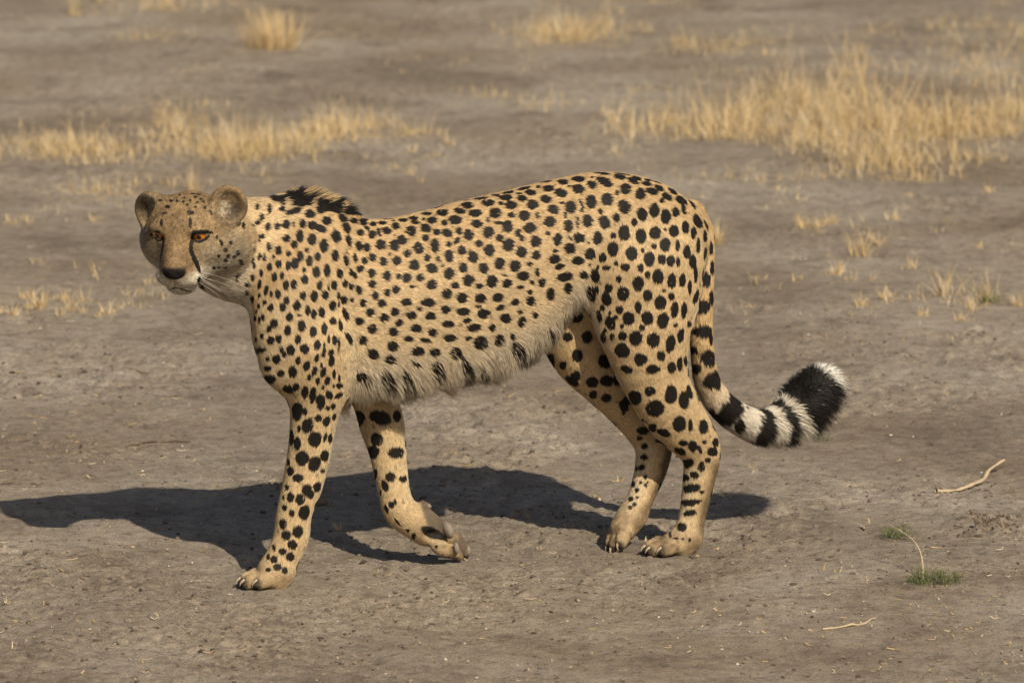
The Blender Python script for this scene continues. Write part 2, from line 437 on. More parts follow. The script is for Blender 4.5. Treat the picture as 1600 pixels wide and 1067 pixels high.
def surface_nets(D, X, Y, Z):
    ins = D < 0
    c = np.zeros(tuple(s-1 for s in D.shape), dtype=np.int8)
    for a in (0, 1):
        for b in (0, 1):
            for e in (0, 1):
                c += ins[a:D.shape[0]-1+a, b:D.shape[1]-1+b, e:D.shape[2]-1+e]
    act = (c > 0) & (c < 8)
    I = np.argwhere(act); idx = np.full(act.shape, -1, dtype=np.int32); idx[act] = np.arange(len(I))
    pos = np.zeros((len(I), 3)); cnt = np.zeros(len(I))
    corners = [(a, b, e) for a in (0, 1) for b in (0, 1) for e in (0, 1)]
    G = (X, Y, Z)
    def val(o): return D[I[:, 0]+o[0], I[:, 1]+o[1], I[:, 2]+o[2]]
    for o1 in corners:
        for ax in range(3):
            if o1[ax]: continue
            o2 = list(o1); o2[ax] = 1
            a = val(o1); b = val(o2); m = (a < 0) != (b < 0)
            t = np.where(m, a/np.where(m, a-b, 1), 0)
            for q in range(3):
                ga = G[q][I[:, q]+o1[q]]; gb = G[q][I[:, q]+o2[q]]
                pos[:, q] += np.where(m, ga+(gb-ga)*t, 0)
            cnt += m
    pos /= cnt[:, None]
    quads = []
    for ax in range(3):
        sl1 = [slice(1, -1)]*3; sl2 = [slice(1, -1)]*3
        sl1[ax] = slice(0, -1); sl2[ax] = slice(1, None)
        a = ins[tuple(sl1)]; b = ins[tuple(sl2)]
        E = np.argwhere(a != b); fl = a[tuple(E.T)]
        base = E+1; base[:, ax] -= 1
        o1, o2 = [(1, 2), (2, 0), (0, 1)][ax]
        def cell(d1, d2):
            q = base.copy(); q[:, o1] -= d1; q[:, o2] -= d2
            return idx[q[:, 0], q[:, 1], q[:, 2]]
        Q = np.stack([cell(1, 1), cell(0, 1), cell(0, 0), cell(1, 0)], 1)
        Q[~fl] = Q[~fl][:, ::-1]
        quads.append(Q)
    return pos, np.concatenate(quads)
BV, BF = surface_nets(FLD, GU, GV, GW)
# keep the one connected skin
def relax(V, F, it, lam):
    n = len(V)
    e = np.concatenate([F[:, [0, 1]], F[:, [1, 2]], F[:, [2, 3]], F[:, [3, 0]]])
    e = np.concatenate([e, e[:, ::-1]])
    deg = np.bincount(e[:, 0], minlength=n)
    for _ in range(it):
        S = np.stack([np.bincount(e[:, 0], V[e[:, 1], q], minlength=n) for q in range(3)], 1)/np.maximum(deg, 1)[:, None]
        V = V+(S-V)*lam
    return V
BV = relax(BV, BF, 3, .5)
def vnormals(V, F):
    n = np.cross(V[F[:, 2]]-V[F[:, 0]], V[F[:, 3]]-V[F[:, 1]])
    N = np.zeros_like(V)
    for q in range(4):
        for a in range(3): N[:, a] += np.bincount(F[:, q], n[:, a], minlength=len(V))
    return N/np.maximum(np.linalg.norm(N, axis=1), 1e-12)[:, None]
BN = vnormals(BV, BF)
print('body', BV.shape, BF.shape, FLD.shape)
del FLD
TILES = {
(380,280): "135,290,22,32;185,400,22,40;140,455,30,22;75,485,22,16;195,595,22,26;160,620,15,40;265,710,24,48;365,745,36,45;470,775,26,28;95,740,24,22;170,810,22,36;220,815,16,45;310,810,18,18;95,840,18,38;115,905,16,28;270,910,28,38;370,885,30,40;468,900,28,46;535,878,40,54;185,980,22,36;100,1030,20,36;322,1020,28,44;402,1005,20,40;250,500,26,40;345,490,32,34;440,470,40,42;445,620,40,36;530,680,32,42;585,590,36,62;710,630,42,58;835,695,42,64;660,738,24,22;590,797,32,54;685,855,36,52;770,808,30,42;630,943,20,24;758,965,36,56;868,950,32,60;635,1040,36,40;520,475,14,30;615,465,36,42;712,480,40,42;800,515,55,36,20;690,362,52,40,15;800,318,50,38;910,310,65,26;865,435,50,42;520,335,80,30,-15;395,315,30,28,-30;645,250,90,28,-20;850,220,85,32;265,310,24,50;960,600,46,58,-20;1090,640,28,60,-15;1070,510,36,52,-30;1030,408,50,34,30;1090,360,70,28,15;1140,435,42,25,15;1235,455,40,24,20;1250,425,50,22;1300,400,45,16;1345,468,40,22;1440,460,45,20;1440,415,60,18;1575,490,40,30;1210,555,40,32,20;1335,578,42,42;1280,512,28,20,30;1485,538,52,34,20;1405,550,20,40,-20;1200,695,32,50,-15;1280,712,36,44,-15;1425,685,46,52,-15;1570,690,45,50,-20;955,795,38,56;1065,850,26,54,-10;1155,820,22,46,-8;1260,850,30,34;1340,815,38,40;1450,860,40,44,-15;1590,850,40,50;1215,935,34,36;1335,980,40,42;1490,1005,44,46;1000,980,30,46;1115,965,20,36,-10;1155,1000,24,36,-15",
(380,440): "45,30,36,20;170,30,20,42,10;238,82,24,46,10;293,128,16,30;168,142,14,30;360,128,28,42;445,40,32,46;522,30,30,46,10;45,125,18,28;98,180,20,36;225,218,20,30,15;162,252,12,30;282,268,30,40,10;140,305,10,24;205,370,18,34;125,375,16,28;168,400,12,40;322,432,38,50;408,265,30,40;447,196,30,40;475,368,34,42;462,505,34,50;555,248,38,50;620,142,32,42;735,145,36,52;848,138,34,44;795,40,28,46;630,10,36,25;945,35,32,44;888,60,12,34;1060,20,30,36;1120,55,26,34;1195,85,30,50,-20;1335,25,42,38;1370,145,36,40;1495,115,34,38,-20;1580,85,40,42;670,300,28,46;735,340,30,46;815,320,32,48;585,345,22,16;605,462,38,62;730,518,36,52;845,490,32,56;935,412,34,38;1010,455,22,56,-12;930,250,36,48;990,235,14,34;990,150,16,36;1045,190,28,44;1130,190,16,26;1240,222,34,38;1437,225,42,38;1315,320,44,42;1570,312,42,40;1462,375,44,42;1060,340,25,70,-20;1200,410,44,40;1340,490,48,48;1555,520,48,42;1240,612,44,44;1100,590,25,60,-25;1555,670,52,46;1345,745,58,48,25;1520,805,55,40;1220,975,60,45;1465,970,65,55;268,488,24,32;195,560,18,28;130,595,20,24;285,610,36,42;370,592,30,40;162,712,46,30;400,708,22,28;428,757,22,28;493,708,40,54,-10;568,600,32,44;640,700,44,52;770,658,36,48,10;890,600,16,40;950,605,24,52;845,660,12,26;995,660,12,80;840,740,22,48,15;915,740,26,36;255,803,20,22;345,803,40,44;570,815,26,40;765,793,22,42,15;920,825,30,56,8;812,865,14,24;658,875,36,50,15;740,935,24,50,20;832,945,28,50,15;258,900,36,26;390,950,38,34;512,938,44,56;265,1015,60,40,15;685,992,18,34;775,1035,22,40;875,1035,26,44,15;945,960,18,46;1000,1005,14,36;120,845,14,50",
(600,290): "30,355,60,12;130,430,46,30,10;90,375,20,10;185,368,48,18;27,475,40,34,20;320,388,44,18,5;298,345,48,20;275,475,52,46,10;405,357,22,14;425,443,52,38,20;425,300,54,20;450,250,60,22,-8;495,367,52,34;580,225,28,18;600,287,60,32;700,192,72,26,-5;620,393,38,28;735,362,62,44;780,268,58,28,10;840,165,30,10;860,208,62,30;945,290,60,38;990,143,70,18,-6;1075,183,66,32;1095,92,60,18,-15;1150,107,44,16;1255,128,68,28;1205,190,28,18;1150,288,60,48;1315,207,60,42;1285,78,60,18,-10;1370,25,60,16,-12;1320,310,38,26;1430,137,50,32;1400,88,30,12;1450,38,70,22,-12;1525,77,60,28;1540,200,60,46;1455,317,58,48;1590,310,20,30;1600,20,30,14;540,487,36,34;650,497,54,42,15;775,478,32,38;875,518,50,52;960,402,54,40,10;1075,360,20,26;1180,390,38,20;1280,425,52,58;1508,442,60,52;1390,495,30,36;1430,550,24,30;1080,488,54,60;1195,547,32,36;1290,620,58,60;1570,585,50,56;1425,693,54,54;1575,722,40,46;980,603,36,36,20;1088,675,52,58;755,570,30,28;730,605,14,20;670,613,32,28;800,675,44,44,20;920,745,48,60,-10;668,738,44,58;523,628,42,68,-8;350,655,48,58,-15;183,572,50,44,25;100,622,44,50,-20;105,523,16,14;425,547,36,34;235,707,34,38;50,715,16,18;130,790,46,52;440,758,28,38;558,765,22,28,-20;605,835,14,18;305,828,46,50,-15;490,862,54,48;668,920,46,58;820,858,42,46;1028,862,48,54;1200,812,50,56;1357,838,58,54;1510,815,30,24;25,942,42,46;145,947,30,30;225,962,42,46;367,962,38,40;490,1030,52,48;735,1040,40,32;870,985,56,56;1115,998,56,60;1275,1020,48,42,-15;1440,938,58,44,-15;1590,905,24,40;1530,1005,24,20;990,1050,40,28;120,1055,40,20;285,1055,35,15;1250,930,22,12;1415,1060,38,20",
(600,450): "30,50,34,40,-10;125,25,42,36;290,30,48,40;500,5,36,16;645,62,48,52;805,102,52,48;995,105,54,48;985,8,40,18;1178,100,54,42,-10;1390,30,55,34,-30;1510,38,26,24;1357,147,46,34;1520,130,42,42,20;228,145,52,38;455,148,72,40,8;100,245,46,42;275,278,48,40;370,218,24,24,30;475,290,52,38;630,222,44,42;815,247,62,38,-5;1030,265,60,44,-10;975,193,34,14,-8;1205,203,44,28,-20;1405,250,24,26;1260,312,52,48;1560,285,26,30;1425,350,34,56,15;150,360,38,38;15,310,24,36;95,455,54,42;330,422,56,40;660,372,60,34;855,337,42,26,-15;930,410,66,40,-5;1120,410,34,34;500,462,46,38;678,517,60,42;875,520,30,20,-10;1000,565,64,60,-30;1190,535,46,58,30;1325,505,24,30;250,527,50,28;430,540,54,22,10;98,605,52,46,15;345,655,62,42,-8;525,662,52,38;740,670,58,50;60,730,52,40;1380,640,55,75,-15;320,775,44,20,25;545,830,62,60,-20;840,835,50,80;215,920,50,70;25,910,40,60;990,810,36,55;1110,810,30,70,-20;1190,780,50,35,35",
(820,260): "60,170,60,18,-20;10,230,36,16;60,275,54,28;205,170,66,20,-6;235,235,56,30;125,213,22,10;325,112,50,18,-20;380,165,58,26;420,112,50,14,-10;480,78,60,16,-15;545,135,66,26;565,82,66,16,-8;370,280,62,40,15;548,240,62,44,10;210,342,54,38,10;75,400,60,44,10;450,212,22,10;695,195,52,36,15;695,122,24,10;700,50,80,12;785,78,80,22,5;825,165,86,40,25;830,48,50,10;980,112,62,26,10;1000,85,80,14,8;1115,155,60,24,28;1150,125,50,24,15;1260,185,52,22,12;1270,145,40,20,10;1370,170,44,16,15;1390,230,50,26,30;1320,262,58,34,15;1530,262,52,30,35;1470,318,56,32,30;1420,360,26,24,20;1195,292,52,58,-25;1045,240,54,56,-25;955,278,22,24;1030,425,54,72,-22;850,345,56,62,-15;685,367,54,64,-15;575,375,16,36;590,445,20,34;780,470,22,28;472,425,52,62;290,452,58,44,20;375,385,24,14;415,512,18,32;148,512,38,32;250,577,56,54,-15;15,520,34,42;45,640,54,50;447,622,42,58,-8;545,585,16,58;645,572,50,64,-10;825,585,52,70,-20;950,535,36,44,-15;1220,502,48,68,-10;1345,455,50,66,-8;1468,520,50,68;1565,475,34,50,-15;1140,580,32,38;1035,690,56,74,-8;1210,722,50,70,-5;1358,692,54,60;1550,672,48,60;920,720,30,32;755,748,48,66,-8;555,742,56,48;235,700,24,20;335,765,46,60,10;465,748,18,24;118,780,60,56;462,855,54,50;305,882,28,16;140,920,66,44,-8;300,965,54,48,-15;545,982,60,40;678,915,58,54,25;812,950,38,46;918,862,54,68;1112,905,58,68;1345,832,30,26,15;1462,815,50,66;1225,872,18,22;1298,962,52,72;1425,965,38,50;1518,985,42,54;1590,825,24,54;1595,990,20,46;45,1015,28,22;350,1045,50,30,-15;1045,1050,48,40;1205,1045,30,28;950,1010,22,22;855,1055,45,25;665,800,12,16;1460,660,14,18;680,1030,14,20;760,1055,16,22",
(820,420): "145,30,40,44;170,145,36,44,10;60,138,22,18;45,238,26,24;50,328,42,40,-20;10,60,24,24;410,80,74,44,-15;330,10,50,20;610,62,44,38,30;730,72,44,64,-15;860,35,56,66;980,108,28,36;875,200,38,44,-15;1045,30,50,50;1180,155,54,72;1208,10,30,26;1278,62,28,36;1385,82,56,68;1530,125,44,72;690,250,44,74,-20;750,215,24,42,-15;850,312,46,66,-20;435,200,38,50;255,260,44,60;1022,260,60,66;1278,278,44,56;1410,350,58,68;1525,290,30,38;1560,425,36,76,5;810,408,24,36,-15;985,425,36,40;1180,400,36,54;885,455,14,20;950,505,22,22;1080,515,58,64;1278,510,60,66;1440,540,54,74,8;775,485,24,56,-15;890,560,48,68,-22;1012,597,18,24;1218,610,30,34;1570,585,24,22;838,640,18,24;910,705,26,34;815,710,30,50,-8;1018,700,40,44;1155,722,64,72;1338,742,62,74;1518,775,44,88,8;1010,850,66,80,-30;1205,942,62,62;1420,905,40,50;1530,1025,42,56;1060,1045,60,35,20;1335,1045,70,40;300,720,44,56;445,710,48,48;225,610,28,34;550,900,50,60;275,965,46,72,-15;395,1000,38,42;180,750,20,44;650,710,50,60;830,960,60,70;540,500,60,60",
(960,260): "690,355,60,36,30;800,395,40,60,-35;715,280,50,22,30;530,185,40,12,15;710,450,26,52,-15;640,475,40,54,-15;738,632,36,62,-8;620,672,48,58;680,820,44,56;755,885,34,66;815,990,34,66;680,992,38,54;860,570,50,70,-25;945,610,18,60,-20;820,690,30,60;935,720,30,60;870,820,25,70;935,910,38,60,10;1000,840,24,66;1015,1030,28,55",
(960,420): "597,125,46,70;707,118,32,68,5;785,190,20,72;945,105,52,72;1015,15,28,36;845,50,20,90;850,290,28,70,15;590,290,30,38;515,225,18,18;475,350,60,68;1010,290,32,68;920,390,66,70;630,425,38,78,5;725,430,28,80,5;510,540,56,76,8;640,585,26,22;780,575,22,30;690,690,32,70,8;930,645,80,62;1000,720,26,60;585,775,44,90,10;490,905,40,54;825,835,45,40;980,920,66,80,-20;595,1030,44,60;680,990,28,70;740,960,22,50;850,1030,50,50;395,1050,70,40;120,1050,60,35,15",
(400,590): "130,20,60,40,15;330,118,56,36,15;415,95,34,38;510,150,34,58;545,5,18,26;640,40,24,46;740,35,26,46,10;590,180,32,76,8;695,100,14,26;762,178,34,44,-25;870,85,34,30;808,88,14,20;865,185,48,26,-25;672,252,46,74;748,312,22,22;805,298,24,34,20;868,12,18,26;428,345,52,86;510,350,24,40;650,420,38,34;735,450,36,50,20;815,405,18,36,15;538,500,52,80,15;450,530,18,30;372,620,24,76;430,685,36,62;612,638,64,72;720,620,16,50,15;772,630,20,50,10;482,838,62,74;718,810,38,58,15;615,892,56,78,20;340,875,16,38;358,970,32,46;435,1040,52,40;695,970,26,20,-20;1065,210,120,50;1070,420,40,76,-12;1300,415,110,66,20;1470,395,40,56;1420,190,60,70;1255,640,62,60;1210,772,50,64,-15;1465,780,80,54;1245,1000,16,50;1400,1030,46,50;1535,1050,40,30",  # widest entry is no spot: the belly's shade painted onto the far foreleg
(350,740): "768,65,50,64;655,138,20,32;865,165,48,58;975,135,36,50,20;905,215,30,45,20;692,240,34,52;795,268,46,54;622,245,10,28;630,350,24,34;705,410,28,36;840,400,50,72,15;614,522,36,50;645,640,44,48;770,600,50,60,15;715,732,44,44;520,765,20,34;610,805,38,34;690,862,42,42;462,860,18,32;520,890,34,38;558,968,42,32;460,998,26,22;635,1005,30,34",
(540,700): "470,330,42,72,-15;610,370,44,82,-18;408,385,34,54,-20;312,260,14,50,-15;475,590,28,36,-20;515,558,16,24;425,630,18,40,-20;648,855,20,18;705,915,18,30;540,770,10,50,-40;365,460,10,30;930,905,140,38,8;945,1025,16,16",  # long flat entry: dark fur between pads, plus the hollow's shade painted in
(840,560): "140,40,50,70,-15;262,68,40,42;410,10,40,24;395,180,46,46;355,235,70,36,38;570,245,60,54;680,40,60,70;715,230,64,54;575,378,40,40;712,412,48,44;895,490,44,60,-25;1010,410,58,70,-25;930,430,40,50;830,215,35,60;1088,640,30,22;1095,750,60,38;1060,830,30,24;1112,910,32,34;1190,720,40,40;1110,1025,40,28;1255,855,30,20;895,565,16,24;948,165,66,86,-32;1195,162,86,86;1400,105,44,72;1485,80,28,76;1170,340,50,46;1388,372,60,90,8;1218,520,86,78;1525,428,50,84;1475,680,64,76,12;1580,350,24,70,-15;1310,770,70,36,20;1515,880,42,30;1480,965,58,32,22;1590,700,22,66",
(960,570): "728,360,50,84;800,290,28,80,-20;800,625,36,64;925,640,46,68;815,845,45,55,-10;885,880,18,46,-20;682,895,58,32,22;1055,805,34,40;1025,900,50,46;755,1020,56,44;970,990,30,28;910,1030,24,30;935,803,20,22;1035,150,84,86,15;1285,610,45,70,-15;870,300,25,50;1370,450,30,20",
(940,720): "890,25,60,42,10;1040,70,36,36;965,145,46,38,25;868,172,34,34;935,282,84,42,-10;1045,320,28,18;930,432,104,32,-6;815,490,14,40;918,540,62,32,-8;835,685,46,44;770,665,18,30;715,760,14,26;1110,5,30,20;775,805,26,12;845,810,16,10;920,820,14,20;415,65,34,26,-15;365,75,12,24;455,165,18,24;330,235,16,34;410,222,22,18;460,255,18,18;482,215,10,12;370,298,22,22;305,392,26,24;345,452,24,18;298,482,20,22;368,380,12,16",
}
HEADT = "278,365,13,32;520,365,16,48;520,282,30,20;305,288,28,10,-8;740,484,14,18;775,530,16,34,-20;808,590,20,20,20;755,640,12,14;832,642,16,18;810,675,18,16;872,645,16,12;912,685,18,30;900,610,14,22;855,532,20,14;640,240,14,16,20;690,280,10,26,-25;715,740,14,14;755,735,14,10;808,735,20,12,-15;895,810,16,36;330,235,20,18;360,185,16,12;410,185,14,14;430,135,16,8;470,160,16,10;495,215,14,12;540,125,24,10;560,150,18,10;520,180,14,10;590,130,20,10;655,120,14,14;610,170,16,10;630,190,14,10;560,235,18,10;270,180,18,12;460,190,16,12;575,195,14,10;945,400,16,36"
# strokes on the face: photo-crop polyline with half widths
STROKES = [[(545,492,18),(524,545,20),(526,600,21),(548,660,24),(575,715,28),(598,765,30)], [(298,492,16),(294,560,17),(278,640,18),(262,725,20)],
           [(560,448,15),(610,438,17),(660,440,16),(705,452,11)], [(535,495,15),(535,470,15),(560,448,15)], [(250,452,14),(215,460,14),(185,468,12)], [(545,500,12),(575,520,12),(610,518,12),(645,500,12),(680,468,12)], [(292,505,12),(288,470,12),(262,452,13)], [(225,485,9),(245,512,9),(285,512,10)],
           [(592,835,22),(605,870,26),(600,890,22)], [(345,925,5),(372,914,6),(398,902,6),(440,912,6),(485,930,6),(535,936,6)], [(388,850,5),(395,900,5)]]
# ------------------------------------------------------------------ coat: what each point of the skin belongs to
NVT = len(BV)
GROUPS = ['trunk', 'fore', 'hind', 'tail', 'neck', 'head', 'paw']
def group_of(p):
    n = p.name
    if getattr(p, 'head', False): return 5
    if 'foreleg' in n: return 1
    if 'hindleg' in n: return 2
    if n == 'tail': return 3
    if n in ('neck', 'nape'): return 4
    if n.startswith('paw'): return 6
    return 0
WG = np.full((NVT, 7), 1e-9); FLOW = np.zeros((NVT, 3)); FURL = np.zeros(NVT); WS = np.full(NVT, 1e-9)
TT = {g: np.zeros(NVT) for g in (0, 1, 2, 3)}; TW = {g: np.full(NVT, 1e-9) for g in (0, 1, 2, 3)}
NOSE = hp(0, .118, -.022)
for p in prims:
    if p.op != 'add': continue
    m = np.all((BV > p.lo-.02) & (BV < p.hi+.02), axis=1)
    ix = np.nonzero(m)[0]
    if not len(ix): continue
    d, t, D = p.info(BV[ix])
    wgt = np.exp(-np.clip(d, -.006, .2)/.007)
    g = group_of(p)
    if g == 5:
        D = BV[ix]-NOSE; D = D/np.linalg.norm(D, axis=1)[:, None]
    D = np.asarray(D, float); D = D/np.linalg.norm(D, axis=1)[:, None]
    WG[ix, g] += wgt; FLOW[ix] += D*wgt[:, None]; FURL[ix] += p.fur*wgt; WS[ix] += wgt
    if g in TT and p.name in ('trunk', 'near_foreleg', 'far_foreleg', 'near_hindleg', 'far_hindleg', 'tail'):
        TT[g][ix] += t*wgt; TW[g][ix] += wgt
WG /= WG.sum(1)[:, None]; FURL /= WS
for g in TT: TT[g] /= TW[g]
FLOW -= BN*(FLOW*BN).sum(1)[:, None]; FLOW /= np.maximum(np.linalg.norm(FLOW, axis=1), 1e-9)[:, None]

WP = BV @ B2W; WN = BN @ B2W                      # world
tri = np.concatenate([BF[:, [0, 1, 2]], BF[:, [0, 2, 3]]])
bvh = BVHTree.FromPolygons(WP.tolist(), tri.tolist())

# ---- spots: centre, two half axes lying in the skin, normal (world)
SP = []          # p, t1, t2, n, strength
def add_spot(px, py, a, b, ang, strength=1.0):
    d = sight(px, py); dn = d/np.linalg.norm(d)
    hit = bvh.ray_cast(Vector(_C), Vector(dn))
    if hit[0] is None: return
    p = np.array(hit[0]); n = np.array(hit[1])
    if n @ dn > 0: n = -n
    # smooth the facet normal
    vi = tri[hit[2]]; n = WN[vi].mean(0); n /= np.linalg.norm(n)
    dist = hit[3]; sc = dist/FPX
    c_, s_ = math.cos(math.radians(ang)), math.sin(math.radians(ang))
    out = []
    for (ex, ey) in ((a*c_, a*s_), (-b*s_, b*c_)):
        e = (np.array([1., 0, 0])*ex-_UP*ey)*sc
        den = dn @ n
        t = e-dn*((e @ n)/(den if abs(den) > .25 else -.25))
        L = np.linalg.norm(e); lt = np.linalg.norm(t)
        mxr = 1.2 if WG[vi, 3].mean() > .4 else 2.2
        if lt > mxr*L: t *= mxr*L/lt
        out.append(t)
    for q in SP:
        if np.linalg.norm(q[0]-p) < .45*(np.linalg.norm(q[1])+np.linalg.norm(out[0])) and strength == q[4]: return
    SP.append((p, out[0], out[1], n, strength))
Z = 240/1600
for (ox, oy), txt in TILES.items():
    for e in txt.split(';'):
        v = [float(x) for x in e.split(',')]
        add_spot(ox+v[0]*Z, oy+v[1]*Z, v[2]*Z*1.13, v[3]*Z*1.13, v[4] if len(v) > 4 else 0)
Z = 220/1174
for e in HEADT.split(';'):
    v = [float(x) for x in e.split(',')]
    add_spot(200+v[0]*Z, 280+v[1]*Z, v[2]*Z, v[3]*Z, v[4] if len(v) > 4 else 0, .80)
for st in STROKES:
    for i in range(len(st)-1):
        for k in range(6):
            t = k/6; x, y, r = [st[i][q]*(1-t)+st[i+1][q]*t for q in range(3)]
            SPn = len(SP); 
            d = sight(200+x*Z, 280+y*Z); dn = d/np.linalg.norm(d); hit = bvh.ray_cast(Vector(_C), Vector(dn))
            if hit[0] is None: continue
            n = WN[tri[hit[2]]].mean(0); n /= np.linalg.norm(n); rr = r*Z*hit[3]/FPX
            a1 = np.cross(n, [0, 0, 1.]); a1 /= np.linalg.norm(a1); a2 = np.cross(n, a1)
            SP.append((np.array(hit[0]), a1*rr, a2*rr, n, 1.0))
print('spots seen', len(SP))
# the sides that the photograph does not show carry the same kind of spots
centres = [q[0] for q in SP]
view = WP-_C; view /= np.linalg.norm(view, axis=1)[:, None]
hid = np.nonzero(((WN*view).sum(1) > -.12) & (WG[:, 5] < .3) & (WG[:, 6] < .3) & ~((WG[:, 3] > .4) & (TT[3] > .2)))[0]
hid = hid[rng.permutation(len(hid))][:9000]
CA = np.array(centres)
for i in hid:
    if np.min(((CA-WP[i])**2).sum(1)) < .031**2: continue
    r = .0085+.0045*rng.random(); n = WN[i]
    f = FLOW[i] @ B2W; s_ = np.cross(n, f)
    SP.append((WP[i].copy(), f*r*1.15, s_*r, n, 1.0)); CA = np.vstack([CA, WP[i]])
# freckles: tiny pale-brown flecks between the spots
for i in rng.permutation(NVT)[:2600]:
    if WG[i, 5] > .4 or WG[i, 3] > .4 or WG[i, 6] > .3: continue
    if np.min(((CA-WP[i])**2).sum(1)) < .014**2: continue
    r = .0022+.0022*rng.random(); n = WN[i]; f = FLOW[i] @ B2W
    SP.append((WP[i].copy(), f*r*1.3, np.cross(n, f)*r, n, .25+.35*rng.random()))
print('spots', len(SP))

def spot_mask(P):
    """0..1 darkness at world points P"""
    M = np.zeros(len(P)); o = np.argsort(P[:, 0]); xs = P[o, 0]
    rag = vnoise(P, 260, 3)*.09+vnoise(P, 90, 5)*.07
    for p, t1, t2, n, st in SP:
        R = max(np.linalg.norm(t1), np.linalg.norm(t2))*1.25
        i0, i1 = np.searchsorted(xs, [p[0]-R, p[0]+R]); ix = o[i0:i1]
        if not len(ix): continue
        q = P[ix]-p
        near = (np.abs(q[:, 1]) < R+.03) & (np.abs(q[:, 2]) < R+.02)
        ix = ix[near]; q = q[near]
        if not len(ix): continue
        a, b, c = t1 @ t1, t1 @ t2, t2 @ t2; det = a*c-b*b+1e-16
        x, y = q @ t1, q @ t2
        c1 = (c*x-b*y)/det; c2 = (a*y-b*x)/det
        m = np.sqrt(c1*c1+c2*c2)+rag[ix]
        val = st*sstep(1.16, .88, m)*(np.abs(q @ n) < .028)
        M[ix] = np.maximum(M[ix], val)
    return M

def lerp(a, b, t): return a+(b-a)*np.asarray(t)[:, None]
def C3(*c): return np.array(c, float)[None, :]
FFA = at(654, 800, -.04); FFB = at(680, 840, -.03); FFC = at(724, 850, -.05); FFD = at(770, 850, -.04)[0]
DARK = C3(.014, .0115, .010)
def coat(P, N, W, tt):
    """albedo of the coat at body points P"""
    n = len(P); wp = P @ B2W
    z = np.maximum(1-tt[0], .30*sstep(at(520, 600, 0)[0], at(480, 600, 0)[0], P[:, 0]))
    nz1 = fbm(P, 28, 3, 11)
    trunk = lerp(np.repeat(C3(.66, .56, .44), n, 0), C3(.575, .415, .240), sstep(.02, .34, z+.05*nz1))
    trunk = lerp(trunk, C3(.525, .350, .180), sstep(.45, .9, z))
    fore = np.repeat(C3(.575, .410, .230), n, 0)
    fore = lerp(fore, C3(.62, .50, .35), sstep(-.2, -.9, N[:, 0])*.7)
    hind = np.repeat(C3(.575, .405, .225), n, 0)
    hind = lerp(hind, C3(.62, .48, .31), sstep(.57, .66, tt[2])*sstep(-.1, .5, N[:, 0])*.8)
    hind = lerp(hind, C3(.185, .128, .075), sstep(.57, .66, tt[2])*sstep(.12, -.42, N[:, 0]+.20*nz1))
    t = tt[3]
    tail = lerp(np.repeat(C3(.55, .37, .19), n, 0), C3(.64, .56, .46), sstep(.35, .62, t))
    neck = lerp(np.repeat(C3(.56, .40, .23), n, 0), C3(.60, .51, .40), sstep(.1, -.7, N[:, 2]))
    q = (P-H0) @ HB.T
    head = np.repeat(C3(.245, .160, .082), n, 0)*(1+.30*fbm(P, 60, 3, 77))[:, None]
    head = lerp(head, C3(.30, .225, .145), sstep(.030, .062, np.abs(q[:, 0]))*sstep(.02, -.02, q[:, 2]))
    head = lerp(head, C3(.50, .42, .30), np.exp(-(((np.abs(q[:, 0])-.050)/.016)**2+((q[:, 1]-.045)/.03)**2+((q[:, 2]+.022)/.020)**2))*.5)
    head = lerp(head, C3(.43, .36, .27), sstep(-.030, -.062, q[:, 2]))
    head = lerp(head, C3(.58, .50, .39), sstep(.062, .082, q[:, 1])*sstep(-.036, -.050, q[:, 2]))
    head = lerp(head, C3(.22, .165, .11), np.exp(-(((np.abs(q[:, 0])-.086)/.030)**2+((q[:, 1]+.008)/.02)**2+((q[:, 2]-.036)/.03)**2))*.8)     # ears
    hn = N @ HB.T
    inner = np.exp(-(((np.abs(q[:, 0])-.074)/.016)**2+((q[:, 2]-.038)/.022)**2))*sstep(.1, .5, hn[:, 1])*(q[:, 1] < .012)
    head = lerp(head, C3(.46, .39, .29), inner*sstep(-.2, .4, vnoise(P, 150, 91))*.85)
    head = lerp(head, C3(.060, .045, .035), np.clip(1.5*np.exp(-(((np.abs(q[:, 0])-.096)/.013)**2+((q[:, 2]-.026)/.015)**2)), 0, 1)*sstep(.0, .4, hn[:, 1])*(q[:, 1] < .012)*.85)
    head = lerp(head, C3(.44, .31, .175), sstep(.02, -.05, q[:, 1])*sstep(.035, -.01, q[:, 2]))
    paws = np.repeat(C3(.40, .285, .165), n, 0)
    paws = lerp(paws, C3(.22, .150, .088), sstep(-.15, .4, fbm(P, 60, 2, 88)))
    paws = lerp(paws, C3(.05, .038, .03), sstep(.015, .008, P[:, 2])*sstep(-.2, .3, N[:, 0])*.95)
    for c_, f_, u_ in CLAWS:
        d_ = np.sqrt(((P-(c_-f_*.002-u_*.004))**2).sum(1)); paws = lerp(paws, C3(.05, .037, .028), sstep(.0135, .006, d_)*.9)
    s_ = -(P[:, 0]-FFA[0])*.98+(P[:, 2]-FFA[2])*.2          # sole of the folded forepaw
    sole = sstep(0, .012, s_)*sstep(FFB[2]-.004, FFB[2]+.004, P[:, 2])
    toe = np.exp(-(((P[:, 0]-FFC[0])/.015)**2+((P[:, 2]-FFC[2])/.026)**2))
    sole = np.maximum(sole, np.clip(toe*1.5, 0, 1))*(P[:, 1] < V0+.005)*(P[:, 0] > FFD)*(P[:, 2] < FFA[2]+.035)*(W[:, 2] < .2)*(W[:, 0] < .2)
    paws = lerp(paws, C3(.115, .086, .064), sole*.92); fore = lerp(fore, C3(.125, .093, .068), sole*.92)
    c = 0
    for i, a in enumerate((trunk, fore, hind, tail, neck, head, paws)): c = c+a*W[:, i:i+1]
    c = c*(1+.11*nz1+.11*vnoise(P, 210, 21))[:, None]
